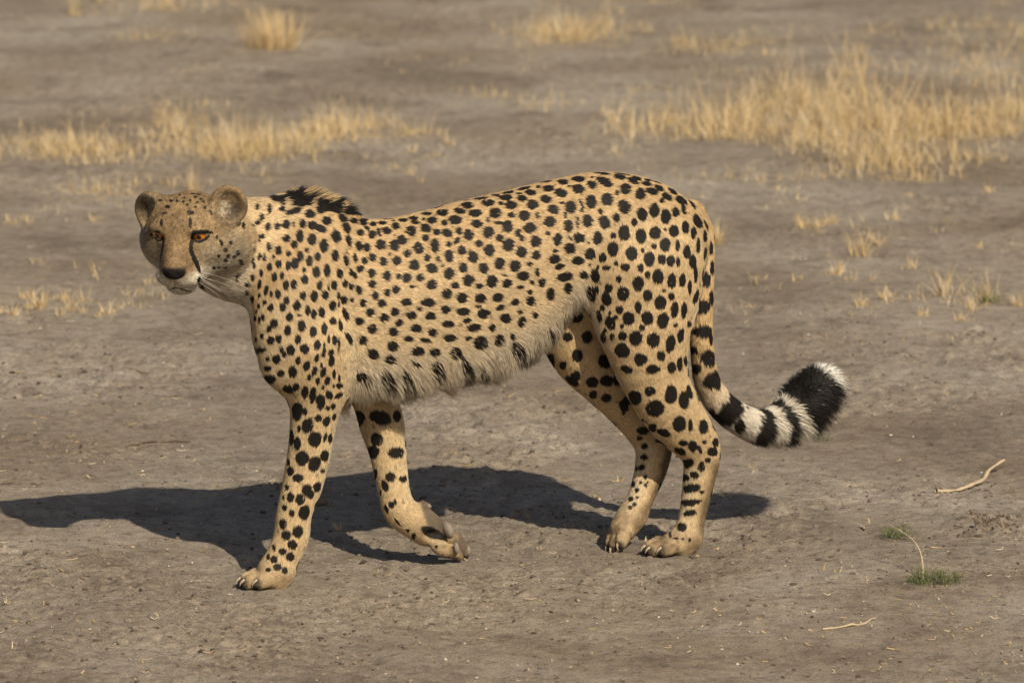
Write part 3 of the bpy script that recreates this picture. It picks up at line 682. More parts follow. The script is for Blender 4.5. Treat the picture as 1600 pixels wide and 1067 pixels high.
    c = c*(1+W[:, 5:6]*(.30*vnoise(P, 330, 71)+.20*vnoise(P, 150, 72))[:, None])
    c = c*np.array([[.99, 1.02, 1.03]])
    m = spot_mask(wp)
    m = np.maximum(m, .55*W[:, 5]*sstep(.42, .62, vnoise(P, 190, 66)+.25*vnoise(P, 420, 67))*sstep(-.02, .03, q[:, 2])*(q[:, 1] < .075))
    # tail rings and brush
    rg = t+.010*vnoise(P, 120, 9)
    ring = np.zeros(n)
    for a, b in ((.505, .565), (.640, .688), (.728, .765), (.800, .970)):
        ring = np.maximum(ring, sstep(a-.008, a+.008, rg)*sstep(b+.008, b-.008, rg))
    m = np.where(W[:, 3] > .5, np.maximum(m*(rg < .62), ring), m)
    white = (W[:, 3] > .5)*sstep(.968, .985, rg)
    c = lerp(c, C3(.78, .74, .68), white); m = m*(1-white)
    # crest on the nape and shoulders is sooty
    wpx = crest_w(P, N)
    m = np.maximum(m, sstep(.06, .22, wpx)*sstep(-.22, .12, vnoise(P*np.array([1, .5, .5]), 95, 31)))
    # nose leather, mouth line
    leather = np.clip(1.2-np.sqrt((q[:, 0]/.0245)**2+((q[:, 1]-.1195)/.017)**2+((q[:, 2]+.031)/.0135)**2), 0, .25)*4
    leather = np.clip(leather, 0, 1)*(W[:, 5] > .5)
    return c, m, leather
CR0 = at(425, 320, 0); CR1 = at(556, 335, 0)
def crest_w(P, N):
    return sstep(CR0[0]+.03, CR0[0]-.05, P[:, 0])*sstep(CR1[0]-.02, CR1[0]+.05, P[:, 0])*sstep(.045, .015, np.abs(P[:, 1]-V0))*(N[:, 2] > .3)

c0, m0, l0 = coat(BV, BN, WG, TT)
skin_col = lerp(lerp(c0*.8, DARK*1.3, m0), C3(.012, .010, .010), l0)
# body material: short under-coat
mb, n_, l_, bs = node_mat('cheetah_undercoat')
a_ = n_.new('ShaderNodeAttribute'); a_.attribute_name = 'tint'; l_.new(a_.outputs['Color'], bs.inputs['Base Color'])
bs.inputs['Roughness'].default_value = .8; bs.inputs['Specular IOR Level'].default_value = .15
root = bpy.data.objects.new('cheetah', None); COL.objects.link(root); root.empty_display_size = .2
tag(root, 'spotted cheetah walking over bare ground with its head turned and its tail curled up', 'cheetah')
body = np_mesh('body', WP, BF, mb, root, cols=skin_col)

# ---- fur strands
T = tri; A = np.linalg.norm(np.cross(WP[T[:, 1]]-WP[T[:, 0]], WP[T[:, 2]]-WP[T[:, 0]]), axis=1)/2
ctr = WP[T].mean(1); vw = ctr-_C; vw /= np.linalg.norm(vw, axis=1)[:, None]
face = (WN[T].mean(1)*vw).sum(1)
dens = np.where(face < .25, 1.0, .38)
gw = WG[T].mean(1)
dens = dens*(1+.9*gw[:, 5]+.5*gw[:, 6]+.2*gw[:, 3])
lth = l0[T].mean(1)
qh = (BV[T].mean(1)-H0) @ HB.T
eyez = np.zeros(len(T), bool)
for s in (1, -1):
    eyez |= (((qh[:, 0]-.0415*s)/.0165)**2+((qh[:, 1]-.062)/.02)**2+((qh[:, 2]-.0165)/.0085)**2) < 1
dens = dens*(lth < .25)*(~eyez)
NF = FUR_N
pick = rng.choice(len(T), NF, p=(A*dens)/(A*dens).sum())
r1, r2 = rng.random(NF), rng.random(NF); fl = r1+r2 > 1; r1[fl] = 1-r1[fl]; r2[fl] = 1-r2[fl]
bc = np.stack([1-r1-r2, r1, r2], 1); TI = T[pick]
def bary(Aa): return (Aa[TI]*(bc[..., None] if Aa.ndim == 2 else bc)).sum(1)
Pb = bary(BV); Nb = bary(BN); Nb /= np.linalg.norm(Nb, axis=1)[:, None]
Wb = bary(WG); Tb = {g: bary(TT[g]) for g in TT}; Fb = bary(FLOW); Lb = bary(FURL)
Fb -= Nb*(Fb*Nb).sum(1)[:, None]; Fb /= np.maximum(np.linalg.norm(Fb, axis=1), 1e-9)[:, None]
up = np.array([0, 0, 1.0])
z = 1-Tb[0]
# lengths
und = Wb[:, 0]*sstep(-.05, -.6, Nb[:, 2])*sstep(.30, .05, z)*sstep(at(500, 600, 0)[0], at(545, 600, 0)[0], Pb[:, 0])
tl = Tb[3]*(Wb[:, 3] > .5)
L = Lb*.72*(.75+.5*rng.random(NF))
L = L+und*(.030+.018*vnoise(Pb, 38, 95))*(.35+1.0*rng.random(NF))
L = L+sstep(.3, .6, tl)*.008+sstep(.60, .86, tl)*.024*(.5+1.0*rng.random(NF))
armpit = np.exp(-(((Pb[:, 0]-at(548, 560, .1)[0])/.03)**2+((Pb[:, 2]-at(548, 560, .1)[2])/.07)**2))*Wb[:, 0]
L = L+armpit*.012
fold = np.exp(-(((Pb[:, 0]-at(862, 500, .1)[0])/.05)**2+((Pb[:, 2]-at(862, 500, .1)[2])/.06)**2))*Wb[:, 0]
L = L+fold*.014
cr = crest_w(Pb, Nb); L = L+cr*.024*(.3+1.2*rng.random(NF)**2)
throat = Wb[:, 4]*sstep(0, -.6, Nb[:, 2]); L = L+throat*.008
qh = (Pb-H0) @ HB.T
L = np.where((Wb[:, 5] > .5) & (qh[:, 1] > .055), L*.75, L)
ruf = Wb[:, 5]*sstep(.045, .0, qh[:, 1])*sstep(.0, -.04, qh[:, 2]); L = L*(1+1.6*ruf)
# direction
lift = .30+.10*rng.random(NF)+.25*und+.55*sstep(.40, .86, tl)+.38*cr+.1*armpit
lift = np.where(Wb[:, 5] > .5, .50+.15*rng.random(NF), lift)
wob = np.stack([vnoise(Pb, 45, 40+k) for k in range(3)], 1)*.38+np.stack([vnoise(Pb, 130, 50+k) for k in range(3)], 1)*.22+rng.normal(0, 1, (NF, 3))*(.13+.22*sstep(.7, .9, tl))[:, None]
D0 = Fb+wob; D0 = D0-Nb*(D0*Nb).sum(1)[:, None]; D0 /= np.linalg.norm(D0, axis=1)[:, None]
D0 = D0-up*und[:, None]*.9
D0 = D0*np.sqrt(np.clip(1-lift**2, 0, 1))[:, None]+Nb*lift[:, None]; D0 /= np.linalg.norm(D0, axis=1)[:, None]
col, msk, lea = coat(Pb+(D0-Nb*(D0*Nb).sum(1)[:, None])*(L*.5)[:, None]*(1-.5*und)[:, None], Nb, Wb, Tb)
KP = 4
S = np.linspace(0, 1, KP)
pts = np.zeros((NF, KP, 3), dtype=np.float32)
bend = (lift*.55)*(1-.6*cr)*(1-.7*sstep(.5, .8, tl))
for k, s in enumerate(S):
    pts[:, k] = Pb-Nb*.0004+D0*(L*s)[:, None]-Nb*(bend*L*s*s)[:, None]-up*((und*.25+.30*sstep(.4, .8, tl))*L*s*s)[:, None]
rad = np.where(L < .02, .00040, .00048)*(.8+.4*rng.random(NF))
rad = np.where(Wb[:, 5] > .5, .00038, rad)
radk = rad[:, None]*np.array([.9, 1.0, .75, .15])[None, :]
tone = 1+(.20+.16*Wb[:, 5])*rng.normal(0, 1, NF)
warm = rng.normal(0, .03, NF)
hc = col*np.clip(tone, .55, 1.5)[:, None]*np.stack([1+warm, np.ones(NF), 1-warm*1.5], 1)
dk = (msk+.16*rng.normal(0, 1, NF) > .5) & (msk > .02) & (rng.random(NF) > .38*und)
part = np.where(msk < .75, msk, 1.0)
soft = np.where(dk, np.clip(part*1.15, 0, 1), 0)
hc = lerp(hc, DARK*(.7+.6*rng.random((NF, 1))), soft)
# a few longer dark guard hairs on the belly spots stay as they are
cv = bpy.data.hair_curves.new('fur')
cv.add_curves([KP]*NF)
cv.points.foreach_set('position', (pts.reshape(-1, 3) @ B2W).astype(np.float32).ravel())
ra = cv.attributes.get('radius') or cv.attributes.new('radius', 'FLOAT', 'POINT')
ra.data.foreach_set('value', radk.astype(np.float32).ravel())
ca = cv.attributes.new('hair', 'FLOAT_COLOR', 'CURVE')
cc = np.ones((NF, 4), dtype=np.float32); cc[:, :3] = np.clip(hc, .003, .95); ca.data.foreach_set('color', cc.ravel())
na = cv.attributes.new('nrm', 'FLOAT_VECTOR', 'CURVE')
na.data.foreach_set('vector', (Nb @ B2W).astype(np.float32).ravel())
fm, n_, l_, bs = node_mat('cheetah_fur')
a1 = n_.new('ShaderNodeAttribute'); a1.attribute_name = 'hair'
a2 = n_.new('ShaderNodeAttribute'); a2.attribute_name = 'nrm'
gm = n_.new('ShaderNodeNewGeometry')
mxn = n_.new('ShaderNodeMix'); mxn.data_type = 'VECTOR'; mxn.inputs[0].default_value = .25
l_.new(a2.outputs['Vector'], mxn.inputs[4]); l_.new(gm.outputs['Normal'], mxn.inputs[5])
nrmz = n_.new('ShaderNodeVectorMath'); nrmz.operation = 'NORMALIZE'; l_.new(mxn.outputs[1], nrmz.inputs[0])
l_.new(a1.outputs['Color'], bs.inputs['Base Color']); l_.new(nrmz.outputs[0], bs.inputs['Normal'])
bs.inputs['Roughness'].default_value = .62; bs.inputs['Specular IOR Level'].default_value = .22
cv.materials.append(fm)
fur = bpy.data.objects.new('fur', cv); COL.objects.link(fur); fur.parent = root
tag(fur, kind='stuff')

# ---- eyes
def eye_mat():
    m, n, l, b = node_mat('cheetah_eye')
    tc = n.new('ShaderNodeTexCoord'); sp = n.new('ShaderNodeSeparateXYZ'); l.new(tc.outputs['Object'], sp.inputs[0])
    mp = n.new('ShaderNodeMath'); mp.operation = 'DIVIDE'; l.new(sp.outputs['Y'], mp.inputs[0]); mp.inputs[1].default_value = .017
    r = n.new('ShaderNodeValToRGB'); l.new(mp.outputs[0], r.inputs[0])
    e = r.color_ramp.elements
    e[0].position = .60; e[0].color = (.012, .008, .006, 1)
    e[1].position = .70; e[1].color = (.30, .10, .012, 1)
    for pos, c in ((.90, (.50, .18, .022, 1)), (.945, (.40, .13, .015, 1)), (.965, (.006, .004, .003, 1))):
        x = e.new(pos); x.color = c
    l.new(r.outputs[0], b.inputs['Base Color']); b.inputs['Roughness'].default_value = .08
    b.inputs['Specular IOR Level'].default_value = .5; b.inputs['Coat Weight'].default_value = .6
    return m
EM = eye_mat()
def uv_sphere(nu=28, nv=18):
    V = []; F = []
    for j in range(nv+1):
        th = math.pi*j/nv
        for i in range(nu):
            a = 2*math.pi*i/nu; V.append((math.sin(th)*math.cos(a), math.sin(th)*math.sin(a), math.cos(th)))
    for j in range(nv):
        for i in range(nu):
            F.append((j*nu+i, j*nu+(i+1) % nu, (j+1)*nu+(i+1) % nu, (j+1)*nu+i))
    return np.array(V), np.array(F)
SV, SF = uv_sphere()
hxw, hfw, huw = [r @ B2W for r in HB]
for s in (1, -1):
    o = np_mesh('eye', SV*.017, SF[:, ::-1], EM, root)
    zt = math.radians(8*s)
    fx = hfw*math.cos(zt)+hxw*math.sin(zt); fx = fx/np.linalg.norm(fx); xx = hxw*math.cos(zt)-hfw*math.sin(zt)
    M = Matrix([list(xx)+[0], list(fx)+[0], list(huw)+[0], [0, 0, 0, 1]]).transposed()
    M.translation = Vector(hp(.0405*s, .0475, .0155) @ B2W)
    o.matrix_world = M

# ---- claws
def tube(path, radii, nseg=7):
    path = np.asarray(path, float); V = []; F = []
    ref = np.array([.31, .2, .93])
    for i, p in enumerate(path):
        t = path[min(i+1, len(path)-1)]-path[max(i-1, 0)]; t = t/np.linalg.norm(t)
        a = np.cross(t, ref); a /= np.linalg.norm(a); b = np.cross(t, a)
        for k in range(nseg):
            q = 2*math.pi*k/nseg; V.append(p+(a*math.cos(q)+b*math.sin(q))*radii[i])
    for i in range(len(path)-1):
        for k in range(nseg):
            F.append((i*nseg+k, i*nseg+(k+1) % nseg, (i+1)*nseg+(k+1) % nseg, (i+1)*nseg+k))
    return np.array(V), np.array(F)
CM = simple_mat('claw_horn', (.36, .29, .21), .35, .5, .3, 300)
for c, f, u in CLAWS:
    path = [c-f*.006+u*.001, c+f*.001+u*.002, c+f*.006-u*.001, c+f*.0095-u*.005, c+f*.0105-u*.009]
    V, F = tube(path, [.0030, .0030, .0024, .0014, .0004])
    np_mesh('claw', V @ B2W, F, CM, root)
# dewclaw pad and sole pads of the lifted paw
PM = simple_mat('paw_pad_skin', (.24, .20, .165), .8, .25, .3, 250, .4)
def pad(px, py, v, rx, ry, rz, dirx):
    c = at(px, py, v); f = np.asarray(dirx, float); f /= np.linalg.norm(f)
    sd_ = np.array([0, 1.0, 0]); up_ = np.cross(f, sd_); up_ /= np.linalg.norm(up_); sd_ = np.cross(up_, f)
    V = (SV*np.array([rx, ry, rz])) @ np.stack([f, sd_, up_])+c
    np_mesh('paw_pad', V @ B2W, SF[:, ::-1], PM, root)
pad(699, 828, -.036, .018, .023, .011, (-.25, 0, -.97))
pad(713, 856, -.021, .0115, .008, .006, (-.1, 0, -1))
pad(731, 860, -.058, .0105, .008, .006, (-.2, 0, -1))
pad(668, 790, -.040, .009, .006, .0055, (-.9, 0, -.4))
# whiskers
WM = simple_mat('whisker_hair', (.6, .56, .5), .5, .4, .1)
for s in (1, -1):
    for k in range(7):
        b = hp((.032+.010*rng.random())*s, .094-.014*rng.random(), -.045-.022*rng.random())
        d = (np.array([s*(.9+.3*rng.random()), .15*rng.normal(), -.25-.35*rng.random()])); d /= np.linalg.norm(d)
        Lw = .035+.03*rng.random()
        path = [b+(d*t*Lw+np.array([0, -.25, -.35])*t*t*Lw*.6) @ HB for t in np.linspace(0, 1, 6)]
        V, F = tube(path, [.00030, .00028, .00025, .0002, .00015, .0001], 4)
        np_mesh('whisker', V @ B2W, F, WM, root)
# ------------------------------------------------------------------ dry grass
STRAW = tint_mat('dry_straw', .75, .15, .25)
GREEN = tint_mat('weed_leaf', .65, .2, .2)
def blades(base, heights, widths, lean, curl, az, cols, nseg=3):
    """flat tapering blades: base (n,3)"""
    n = len(base); V = np.zeros((n, 2*nseg+1, 3)); s = np.linspace(0, 1, nseg+1)
    dirx = np.stack([np.cos(az), np.sin(az), np.zeros(n)], 1)
    tw = az+math.pi/2+rng.normal(0, .7, n); sid = np.stack([np.cos(tw), np.sin(tw), np.zeros(n)], 1)
    for k in range(nseg+1):
        ang = lean+curl*s[k]
        off = dirx*(heights*s[k]*np.sin(lean+curl*s[k]*.6))[:, None]; off[:, 2] = heights*s[k]*np.cos(lean+curl*s[k]*.6)
        c = base+off; wd = widths*(1-.85*s[k])
        if k < nseg: V[:, 2*k] = c-sid*wd[:, None]; V[:, 2*k+1] = c+sid*wd[:, None]
        else: V[:, 2*k] = c
    m = 2*nseg+1; F = []
    o = np.arange(n)*m
    for k in range(nseg-1):
        F.append(np.stack([o+2*k, o+2*k+1, o+2*k+3], 1)); F.append(np.stack([o+2*k, o+2*k+3, o+2*k+2], 1))
    k = nseg-1; F.append(np.stack([o+2*k, o+2*k+1, o+2*k+2], 1))
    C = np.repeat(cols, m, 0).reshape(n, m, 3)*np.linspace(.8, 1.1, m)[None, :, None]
    return V.reshape(-1, 3), np.concatenate(F), C.reshape(-1, 3)
def straw_cols(n, green=0.0):
    t = rng.random((n, 1)); c = (1-t)*np.array([[.76, .57, .31]])+t*np.array([[.62, .45, .24]])
    c = np.where(rng.random((n, 1)) < .25, np.array([[.78, .66, .45]]), c)*(.85+.3*rng.random((n, 1)))
    g = rng.random((n, 1)) < green
    return np.where(g, np.array([[.22, .24, .07]])*(.7+.6*rng.random((n, 1))), c)
def zs(x, y): return ground_h(x, y)
def grass_patch(name, rects, label, hgt=.09, dens=1.0):
    """rects: photo x0,y0(base far),x1,y1(base near),count,height factor"""
    Bs = []; Hs = []
    for x0, y0, x1, y1, cnt, hf in rects:
        # loose clumps thinning out towards the rim of the patch
        ncl = max(2, int(cnt*dens/6.5))
        px = (x0+x1)/2+(x1-x0)*.36*rng.normal(0, 1, ncl).clip(-2.1, 2.1); py = (y0+y1)/2+(y1-y0)*.40*rng.normal(0, 1, ncl).clip(-1.8, 1.6)
        for a, b_ in zip(px, py):
            c = gnd(a, b_); f_ = .72+.9*vnoise(np.array([[c[0], c[1]*.6, 0.]]), 4.2, 90)[0]
            if f_ < rng.random()*.7: continue
            sz = max(.25, f_)*(.35+1.0*rng.random()**1.5); k = int(6+30*rng.random()**1.5*sz)
            Bs.append(c[None, :2]+rng.normal(0, .020+.03*rng.random(), (k, 2))); Hs.append(np.full(k, hgt*hf*sz)*(.2+1.15*rng.random(k)**1.8))
    B = np.concatenate(Bs); H = np.concatenate(Hs); n = len(B)
    base = np.column_stack([B, zs(B[:, 0], B[:, 1])-.004])
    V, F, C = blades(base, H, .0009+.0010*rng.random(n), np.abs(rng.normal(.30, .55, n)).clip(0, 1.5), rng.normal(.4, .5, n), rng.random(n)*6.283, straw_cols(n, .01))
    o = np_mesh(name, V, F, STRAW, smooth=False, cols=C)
    return tag(o, label, 'grass', kind='stuff')
grass_patch('dry_grass', [(-150, 205, 150, 255, 1300, 1.0), (0, 205, 230, 252, 1100, .9), (150, 190, 330, 225, 700, .9), (200, 215, 440, 250, 1100, .75), (360, 180, 590, 215, 1000, .65), (230, 170, 420, 200, 300, .5), (560, 205, 740, 222, 160, .45), (570, 235, 700, 250, 90, .45), (110, 285, 245, 310, 170, .4)],
            'broad band of dry golden grass on the soil behind the cheetah\'s head', .105)
grass_patch('dry_grass', [(1050, 205, 1400, 270, 2900, 1.0), (920, 195, 1080, 232, 420, .8), (1180, 150, 1330, 185, 480, .8), (1330, 165, 1620, 240, 1500, 1.0), (1450, 170, 1720, 240, 900, 1.0), (1400, 90, 1660, 150, 700, .9), (1040, 240, 1240, 272, 700, .7)],
            'largest thicket of tall dry golden grass behind the cheetah\'s rump and tail', .125)
grass_patch('dry_grass', [(840, 50, 1020, 85, 1200, .8), (980, 55, 1170, 80, 800, .6), (1120, 50, 1290, 70, 200, .55), (600, 130, 760, 148, 220, .5), (785, 150, 880, 172, 160, .5)],
            'low far strip of dry grass beyond the cheetah\'s back', .11)
grass_patch('dry_grass', [(-40, 155, 620, 262, 900, .32), (520, 190, 780, 262, 260, .3), (880, 100, 1640, 300, 1500, .32), (1080, 290, 1640, 500, 700, .26), (-40, 270, 300, 360, 260, .25), (-40, 430, 240, 500, 420, .3)],
            'thin low straw scattered in among the grass bands behind the cheetah', .11)
grass_patch('dry_grass', [(-40, -10, 800, 130, 420, .35), (780, -10, 1640, 120, 520, .35), (100, -20, 360, 18, 500, .8), (140, 50, 310, 72, 200, .4), (330, 0, 520, 20, 160, .6), (940, -15, 1100, 10, 120, .5), (1380, 40, 1600, 70, 240, .5)],
            'thin scattered straw on the farthest visible soil', .10)
def tuft(px, py, hgt, n, spread, label, group=None, green=0.0, name='grass_tuft', wid=1.0, upright=.2):
    c = gnd(px, py); B = rng.normal(0, spread, (n, 2))
    z = zs(B[:, 0]+c[0], B[:, 1]+c[1]); c[2] = z.mean()
    base = np.column_stack([B, z-c[2]-.003])
    H = hgt*(.35+.7*rng.random(n)); az = np.arctan2(B[:, 1], B[:, 0])+rng.normal(0, .6, n)
    V, F, C = blades(base, H, wid*(.0009+.0010*rng.random(n)), np.abs(rng.normal(upright, .25, n)), rng.normal(.3, .35, n), az, straw_cols(n, green))
    o = np_mesh(name, V, F, STRAW, smooth=False, cols=C); o.location = c
    return tag(o, label, 'grass tuft', group)
tuft(425, 78, .17, 420, .045, 'bushy pale straw tuft standing alone far behind the cheetah\'s head')
tuft(1120, 380, .085, 60, .014, 'upright straw tuft just beyond the cheetah\'s rump beside its tail root')
tuft(1545, 472, .10, 60, .016, 'straw tuft with green blades at its foot beyond the tail tip', green=.18)
tuft(1475, 462, .11, 40, .012, 'spiky straw tuft beside the green-footed tuft beyond the tail tip', upright=.4)
tuft(300, 300, .12, 26, .012, 'few tall thin straw stalks right behind the cheetah\'s head', upright=.1)
tuft(1315, 240, .30, 14, .014, 'tall bare stalks rising out of the largest thicket of dry grass', upright=.12)
tuft(1560, 190, .34, 14, .014, 'long leaning stalks at the edge of the largest thicket of dry grass', upright=.5)
tuft(1345, 402, .10, 50, .014, 'tallest of the sparse straw tufts between the grass thicket and the tail tip')
def tufts(rows, label, group, k=3):
    for px, py, h_, n_b in rows:
        for j in range(k):
            tuft(px+rng.normal(0, 14)*(j > 0), py+rng.normal(0, 4)*(j > 0), h_*(1 if j == 0 else .4+.6*rng.random()), max(8, int(n_b*(1 if j == 0 else .5)/1.5)), .007, label, group, upright=.35)
tufts([(60, 478, .06, 60), (110, 482, .05, 50), (20, 488, .045, 40), (165, 488, .05, 30), (100, 470, .055, 30), (190, 480, .03, 20), (45, 462, .045, 30)],
      'low straw tuft on the soil before the cheetah\'s muzzle', 'low tufts before the muzzle')
tufts([(1280, 358, .05, 50), (1250, 350, .04, 30), (1310, 430, .05, 40), (1375, 385, .06, 30), (1400, 345, .05, 14), (1190, 440, .05, 14), (1260, 356, .05, 40), (1300, 350, .045, 40),
       (1380, 470, .05, 40), (1350, 480, .05, 30), (1440, 495, .045, 26), (1500, 500, .04, 30), (1590, 480, .05, 40), (1425, 420, .05, 16), (1240, 440, .03, 20), (1170, 480, .03, 12), (1520, 488, .05, 30), (1335, 440, .04, 30)],
      'short sparse straw tuft on the soil between the grass thicket and the tail tip', 'sparse tufts beyond the tail tip')
tufts([(150, 345, .04, 26), (40, 345, .04, 30), (25, 350, .04, 20), (230, 445, .04, 20), (420, 290, .03, 20), (640, 275, .03, 20), (700, 320, .03, 14), (1545, 300, .04, 24), (1480, 350, .03, 20), (1220, 300, .03, 20), (1530, 390, .03, 20), (60, 410, .03, 14),
       (150, 300, .045, 30), (200, 305, .035, 24), (330, 292, .03, 16), (700, 225, .05, 30), (640, 238, .04, 24), (680, 245, .035, 20), (480, 225, .04, 20), (1420, 310, .03, 16)],
      'wispy low straw tuft on the open soil behind the cheetah', 'wispy tufts behind the cheetah', 2)
SPR = [(530, 830, .032, 16, 'spiky straw sprig at the shadow edge between the forelegs'), (708, 712, .036, 8, 'upright pale straw sprig on lit soil behind the belly'), (545, 872, .018, 9, None), (590, 890, .016, 12, 'flat straw sprig in front of the lifted forepaw\'s shadow'),
       (1018, 672, .018, 6, None), (968, 750, .022, 7, 'small straw sprig on the soil just in front of the pushing hind foot\'s shank'), (1008, 842, .018, 8, 'straw sprig between the two hind paws'), (1285, 893, .026, 6, 'taller of the two straw sprigs standing side by side below the tail'),
       (1308, 896, .018, 9, 'shorter, wider of the two straw sprigs standing side by side below the tail'), (70, 945, .022, 12, None), (410, 975, .018, 7, 'straw sprig on the soil in front of the planted forepaw'),
       (1160, 893, .014, 6, None), (325, 655, .016, 6, None), (265, 585, .026, 9, None), (735, 835, .016, 6, 'straw sprig just above the toes of the lifted forepaw'), (610, 1050, .018, 8, None), (1360, 815, .02, 5, 'straw sprig beside the smaller green weed'), (95, 805, .020, 12, 'straw sprig inside the shadow of the cheetah\'s head'),
       (1580, 770, .016, 5, None), (20, 1010, .02, 9, None), (845, 855, .014, 5, None), (170, 690, .016, 6, None), (150, 835, .018, 7, None), (1170, 690, .014, 6, None), (10, 945, .02, 7, None), (85, 915, .018, 6, None), (250, 960, .014, 6, None), (830, 1040, .014, 6, None), (1240, 700, .012, 6, None), (1405, 720, .012, 6, None)]
for px, py, h_, n_b, lab in SPR:
    tuft(px, py, h_, n_b, .0025, lab or 'tiny dry straw sprig standing alone on the trampled bare soil', None if lab else 'tiny sprigs on the trampled soil', name='straw_sprig', wid=1.0, upright=.6)

# ---- loose straw, pebbles and crumbs nobody could count
def area_pts(n, ymin, ymax, pw=1.0):
    py = ymin+(ymax-ymin)*rng.random(n)**pw; px = -40+1680*rng.random(n)
    P = np.array([gnd(a, b_)[:2] for a, b_ in zip(px, py)])
    return P
def flat_straw(n):
    P = area_pts(n, 260, 1090, .8); P = P[fbm(np.column_stack([P, np.zeros(n)]), 2.0, 3, 240)+.25*rng.normal(0, 1, n) > .1]; n = len(P); z = zs(P[:, 0], P[:, 1])
    L = .0025+.011*rng.random(n)**3; a = rng.random(n)*6.283; wd = .0006+.0011*rng.random(n)
    V = np.zeros((n, 6, 3)); d = np.stack([np.cos(a), np.sin(a)], 1); s_ = np.stack([-np.sin(a), np.cos(a)], 1)
    kink = rng.normal(0, .45, n)
    for k, t in enumerate((-1, 0, 1)):
        c = P+d*(L*t)[:, None]+s_*(kink*L*(t == 0))[:, None]
        hz = z+.0012+rng.random(n)*.004*(abs(t))
        for j, q in enumerate((-1, 1)):
            V[:, 2*k+j, :2] = c+s_*(wd*q)[:, None]; V[:, 2*k+j, 2] = hz+q*.0006
    o = np.arange(n)*6
    F = np.concatenate([np.stack([o, o+1, o+3, o+2], 1), np.stack([o+2, o+3, o+5, o+4], 1)])
    C = np.repeat(np.where(rng.random((n, 1)) < .15, np.array([[.62, .54, .42]]), straw_cols(n)*.75), 6, 0)
    return np_mesh('straw_litter', V.reshape(-1, 3), F, STRAW, smooth=False, cols=C)
tag(flat_straw(3000), 'small bits of dry straw strewn over the bare soil', 'straw', kind='stuff')
ICO_V = np.array([(0, 0, 1), (.894, 0, .447), (.276, .851, .447), (-.724, .526, .447), (-.724, -.526, .447), (.276, -.851, .447), (.724, .526, -.447), (-.276, .851, -.447), (-.894, 0, -.447), (-.276, -.851, -.447), (.724, -.526, -.447), (0, 0, -1)])
ICO_F = np.array([(0, 1, 2), (0, 2, 3), (0, 3, 4), (0, 4, 5), (0, 5, 1), (1, 6, 2), (2, 7, 3), (3, 8, 4), (4, 9, 5), (5, 10, 1), (6, 7, 2), (7, 8, 3), (8, 9, 4), (9, 10, 5), (10, 6, 1), (6, 11, 7), (7, 11, 8), (8, 11, 9), (9, 11, 10), (10, 11, 6)])
def lumps(name, P, r, cols, mat, flat=.6):
    n = len(P); z = zs(P[:, 0], P[:, 1])
    V = ICO_V[None]*(1+.45*rng.normal(0, 1, (n, 12, 1)).clip(-1, 1)*.6)*r[:, None, None]*np.array([1, 1, flat])[None, None]*(1+.4*rng.normal(0, 1, (n, 1, 3)).clip(-1, 1)*.7)
    V = V+np.column_stack([P, z+r*flat*.25])[:, None, :]
    F = (ICO_F[None]+(np.arange(n)*12)[:, None, None]).reshape(-1, 3)
    return np_mesh(name, V.reshape(-1, 3), F, mat, smooth=False, cols=np.repeat(cols, 12, 0))
SOIL = tint_mat('soil_crumb', .95, .1)
n_c = 24000
P = area_pts(n_c, 480, 1100, .8); cl = fbm(np.column_stack([P, np.zeros(n_c)]), 2.3, 3, 140)
P = P[cl+.30*rng.normal(0, 1, n_c) > .0]; n_c = len(P)
tag(lumps('soil_crumbs', P, .0008+.0058*rng.random(n_c)**6, np.array([[.20, .16, .125]])*(.35+.9*rng.random((n_c, 1))), SOIL), 'fine soil crumbs lying on the dusty ground', 'soil', kind='stuff')
n_f = 620; P = area_pts(n_f, 300, 1090, .9); P = P[fbm(np.column_stack([P, np.zeros(n_f)]), 2.0, 3, 240)+.2*rng.normal(0, 1, n_f) > .22]; n_f = len(P)
tag(lumps('chaff', P, .0012+.0040*rng.random(n_f)**3, straw_cols(n_f)*(.45+.45*rng.random((n_f, 1))), SOIL, .45), 'crumpled flecks of straw chaff strewn over the soil', 'chaff', kind='stuff')
n_p = 110; P = area_pts(n_p, 420, 1090)
tag(lumps('gravel', P, .0014+.0028*rng.random(n_p)**2, np.array([[.62, .56, .48]])*(.6+.5*rng.random((n_p, 1))), SOIL), 'tiny pale stone chips scattered on the soil', 'gravel', kind='stuff')
c_m = gnd(1550, 824); n_m = 420; rr = np.abs(rng.normal(0, .034, n_m)); aa = rng.random(n_m)*6.283
tag(lumps('soil_mound', np.column_stack([c_m[0]+rr*1.25*np.cos(aa), c_m[1]+rr*2.2*np.sin(aa)]), .0012+.0048*rng.random(n_m)**2.5, np.array([[.17, .13, .10]])*(.5+.8*rng.random((n_m, 1))), SOIL, .8), 'crumbly dark mound of dug-up soil below the bent twig', 'mound', kind='stuff')
def clod(px, py, r, label):
    c = gnd(px, py); c[2] = gz(c)
    V = SV*np.array([1, .8, .55])*r; V = V*(1+.30*vnoise(V, .8/r, 60)+.18*vnoise(V, 2.2/r, 61))[:, None]
    o = np_mesh('soil_clod', V, SF[:, ::-1], CLODM, smooth=False); o.location = c
    tag(o, label, 'clod')
CLODM = simple_mat('clod_soil', (.19, .14, .105), .95, .1, .35, 90, .6)
clod(492, 789, .026, 'dark soil clod lying in the shadow behind the planted foreleg')
clod(692, 750, .009, 'small dark clod in the body shadow above the lifted forepaw')
clod(553, 848, .007, 'small dark clod at the shadow edge between the forelegs')
clod(1400, 838, .006, 'small crumb of soil beside the smaller green weed')

